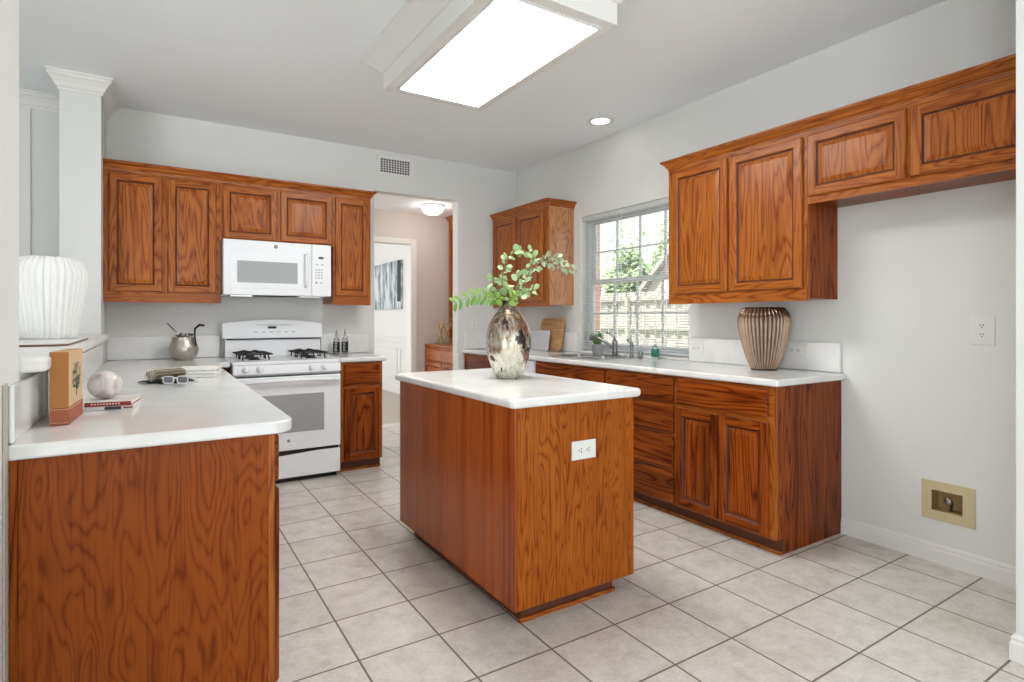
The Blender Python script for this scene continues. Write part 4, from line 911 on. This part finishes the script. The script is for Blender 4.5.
g.l(c, g.b.inputs['Base Color']); g.l(g.ramp(n2, [(.3, (.08,)*3), (.7, (.4,)*3)]), g.b.inputs['Roughness'])
vx, vy = 1.585, 2.492; vx, vy = 1.572, 2.512
t = thing('mercury_glass_vase', 'tall speckled silver and brown glass vase standing on the island', 'vase', (vx, vy, .9145))
b = MB(); b.lathe([(0, .002), (.062, 0), (.070, .010), (.090, .06), (.108, .11), (.119, .17), (.118, .22), (.106, .27), (.084, .315), (.062, .345), (.048, .362), (.043, .378), (.045, .396), (.049, .402), (.044, .402), (.038, .38), (.04, .36), (0, .33)], vx, vy, .9145, M_merc, 96, 8, .012, True, 1); b.build('body', t)
ML = [leafmat('pale_green_leaf', L(120, 158, 98), L(186, 208, 158)), leafmat('fresh_green_leaf', L(112, 156, 66), L(160, 192, 96)), leafmat('grey_green_leaf', L(128, 152, 110), L(184, 200, 168))]
for m_ in ML: m_.node_tree.nodes['Principled BSDF'].inputs['Roughness'].default_value = .45
M_stem = base('brown_stem', L(128, 108, 78), .7); M_gstem = base('green_stem', L(120, 148, 80), .6)
RV = Vector((math.cos(math.radians(32.41)), -math.sin(math.radians(32.41)), 0)); DV = Vector((math.sin(math.radians(32.41)), math.cos(math.radians(32.41)), 0))
K = 2.96/566.6; VC = Vector((vx, vy, 0))
def pt(u, v_, d=0): return VC+RV*((u-511)*K)+Vector((0, 0, 1.224-(v_-318.6)*K))+DV*d
def leaf(b, p, dr, size, m, ratio=.75, rnd=None):
    rnd = rnd or random; dr = dr.normalized(); sdv = dr.cross(Vector((rnd.gauss(0, 1), rnd.gauss(0, 1), rnd.gauss(0, 1)))).normalized(); up = dr.cross(sdv)
    # prefer broad side towards the room
    vs = []; N_ = 10
    for k in range(N_):
        a = 2*PI*k/N_; l = .5-.5*math.cos(a); w_ = math.sin(a)*ratio*.5*(1.15-.3*l)
        vs.append(tuple(p+dr*size*l+sdv*size*w_+up*size*(.18*abs(w_)-.12*l*l)))
    c_ = tuple(p+dr*size*.5-up*size*.03); vs.append(c_)
    b.add(vs, [(k, (k+1) % N_, N_) for k in range(N_)], m, True)
def branch(label, pts, mat, size, n, ratio=.8, fern=False, stem=M_stem, sub=(), seed=1):
    rnd = random.Random(seed); P = [pt(*q) for q in pts]; t = thing('leafy_branch', label, 'branch', tuple(P[0]), 0, 'greenery in the island vase')
    def curve(P, m=24):
        out = []
        for i in range(m+1):
            f = i/m*(len(P)-1); k = min(int(f), len(P)-2); q = f-k
            a = P[max(k-1, 0)]; b_ = P[k]; c_ = P[k+1]; d_ = P[min(k+2, len(P)-1)]
            out.append(.5*((2*b_)+(c_-a)*q+(2*a-5*b_+4*c_-d_)*q*q+(3*b_-a-3*c_+d_)*q**3))
        return out
    cs = [curve(P)]+[curve([pt(*q) for q in s]) for s in sub]
    b = MB(); 
    for c_ in cs: b.tube(c_, [.0028-.0018*i/len(c_) for i in range(len(c_))], stem, 5)
    b.build('stem', t)
    b = MB()
    for ci, c_ in enumerate(cs):
        nn = n if ci == 0 else int(n*.7); st = .30 if ci == 0 else .08
        for k in range(nn):
            f = st+(1-st)*k/(nn-1); i = min(int(f*24), 23); p = c_[i].lerp(c_[i+1], f*24-i); tg = (c_[i+1]-c_[i]).normalized()
            for s in (-1, 1):
                if fern:
                    sdv = tg.cross(DV).normalized()*s; dr = (sdv*.85+tg*.55+DV*rnd.uniform(-.2, .2)); sz = size*(1-.35*abs(f-.55)); vs = []
                    leaf_d = dr.normalized(); nrm = (-DV+Vector((0, 0, .4))).normalized(); wv = leaf_d.cross(nrm).normalized()
                    for j in range(10):
                        a = 2*PI*j/10; l = .5-.5*math.cos(a); vs.append(tuple(p+leaf_d*sz*l+wv*sz*math.sin(a)*ratio*.5+nrm*(-.1*l*l*sz)))
                    vs.append(tuple(p+leaf_d*sz*.5+nrm*.002)); b.add(vs, [(j, (j+1) % 10, 10) for j in range(10)], mat, True)
                else:
                    if rnd.random() < .22: continue
                    sdv = tg.cross(DV).normalized()*s; dr = sdv*rnd.uniform(.2, 1)+tg*rnd.uniform(-.5, 1.1)+DV*rnd.uniform(-.9, .9)+Vector((0, 0, rnd.uniform(-.3, .3))); sz = size*rnd.uniform(.6, 1.2)*(1-.25*f)
                    p2 = p+(tg*rnd.uniform(-1, 1)+dr.normalized()*rnd.uniform(.1, 1.2))*.011; b.tube([p, p2], .0006, mat, 3)
                    nrm = (-DV+Vector((rnd.uniform(-1.1, 1.1), rnd.uniform(-1.1, 1.1), rnd.uniform(-.6, 1.3)))).normalized(); ld = dr.normalized(); wv = ld.cross(nrm)
                    if wv.length < .1: wv = RV
                    p_ = p; p = p2
                    wv.normalize(); vs = []
                    for j in range(10):
                        a = 2*PI*j/10; l = .5-.5*math.cos(a); vs.append(tuple(p+ld*sz*l+wv*sz*math.sin(a)*ratio*.5*(1.1-.2*l)+nrm*(.12*abs(math.sin(a))-.1*l*l)*sz))
                    vs.append(tuple(p+ld*sz*.5)); b.add(vs, [(j, (j+1) % 10, 10) for j in range(10)], mat, True); p = p_
    b.build('leaves', t, norm=False)
S0 = (510, 318, 0)
branch('fern-like green sprig bending left out of the island vase', [S0, (503, 302, -.02), (490, 297, -.05), (476, 297, -.06), (460, 303, -.07)], ML[1], .056, 8, .40, True, M_gstem, seed=2)
branch('pale round-leaved branch rising upright from the island vase', [S0, (509, 300, .0), (505, 284, .0), (507, 268, .01), (514, 254, .02), (520, 251, .02)], ML[0], .044, 18, .85, sub=[[(508, 300, 0), (502, 292, -.03), (498, 284, -.04), (495, 278, -.04)]], seed=5)
branch('leafy branch leaning right from the centre of the island vase', [S0, (516, 300, -.01), (524, 286, -.02), (532, 272, -.02), (536, 260, -.01), (532, 252, 0)], ML[0], .042, 18, .8, sub=[[(516, 300, 0), (526, 294, -.04), (536, 291, -.05)], [(512, 300, -.02), (520, 284, -.06), (523, 276, -.06)]], seed=8)
branch('long grey-green branch arching far right towards the window', [S0, (520, 296, .03), (532, 274, .04), (546, 260, .05), (560, 264, .05), (572, 268, .05), (580, 269, .05)], ML[2], .036, 24, .62, sub=[[(546, 260, .05), (556, 256, .03), (566, 262, .02)]], seed=11)
branch('short leafy sprig filling the mouth of the island vase', [S0, (506, 303, -.03), (501, 298, -.06), (494, 296, -.09)], ML[1], .040, 12, .7, sub=[[(508, 308, -.02), (514, 298, -.07), (520, 296, -.09)]], seed=21)
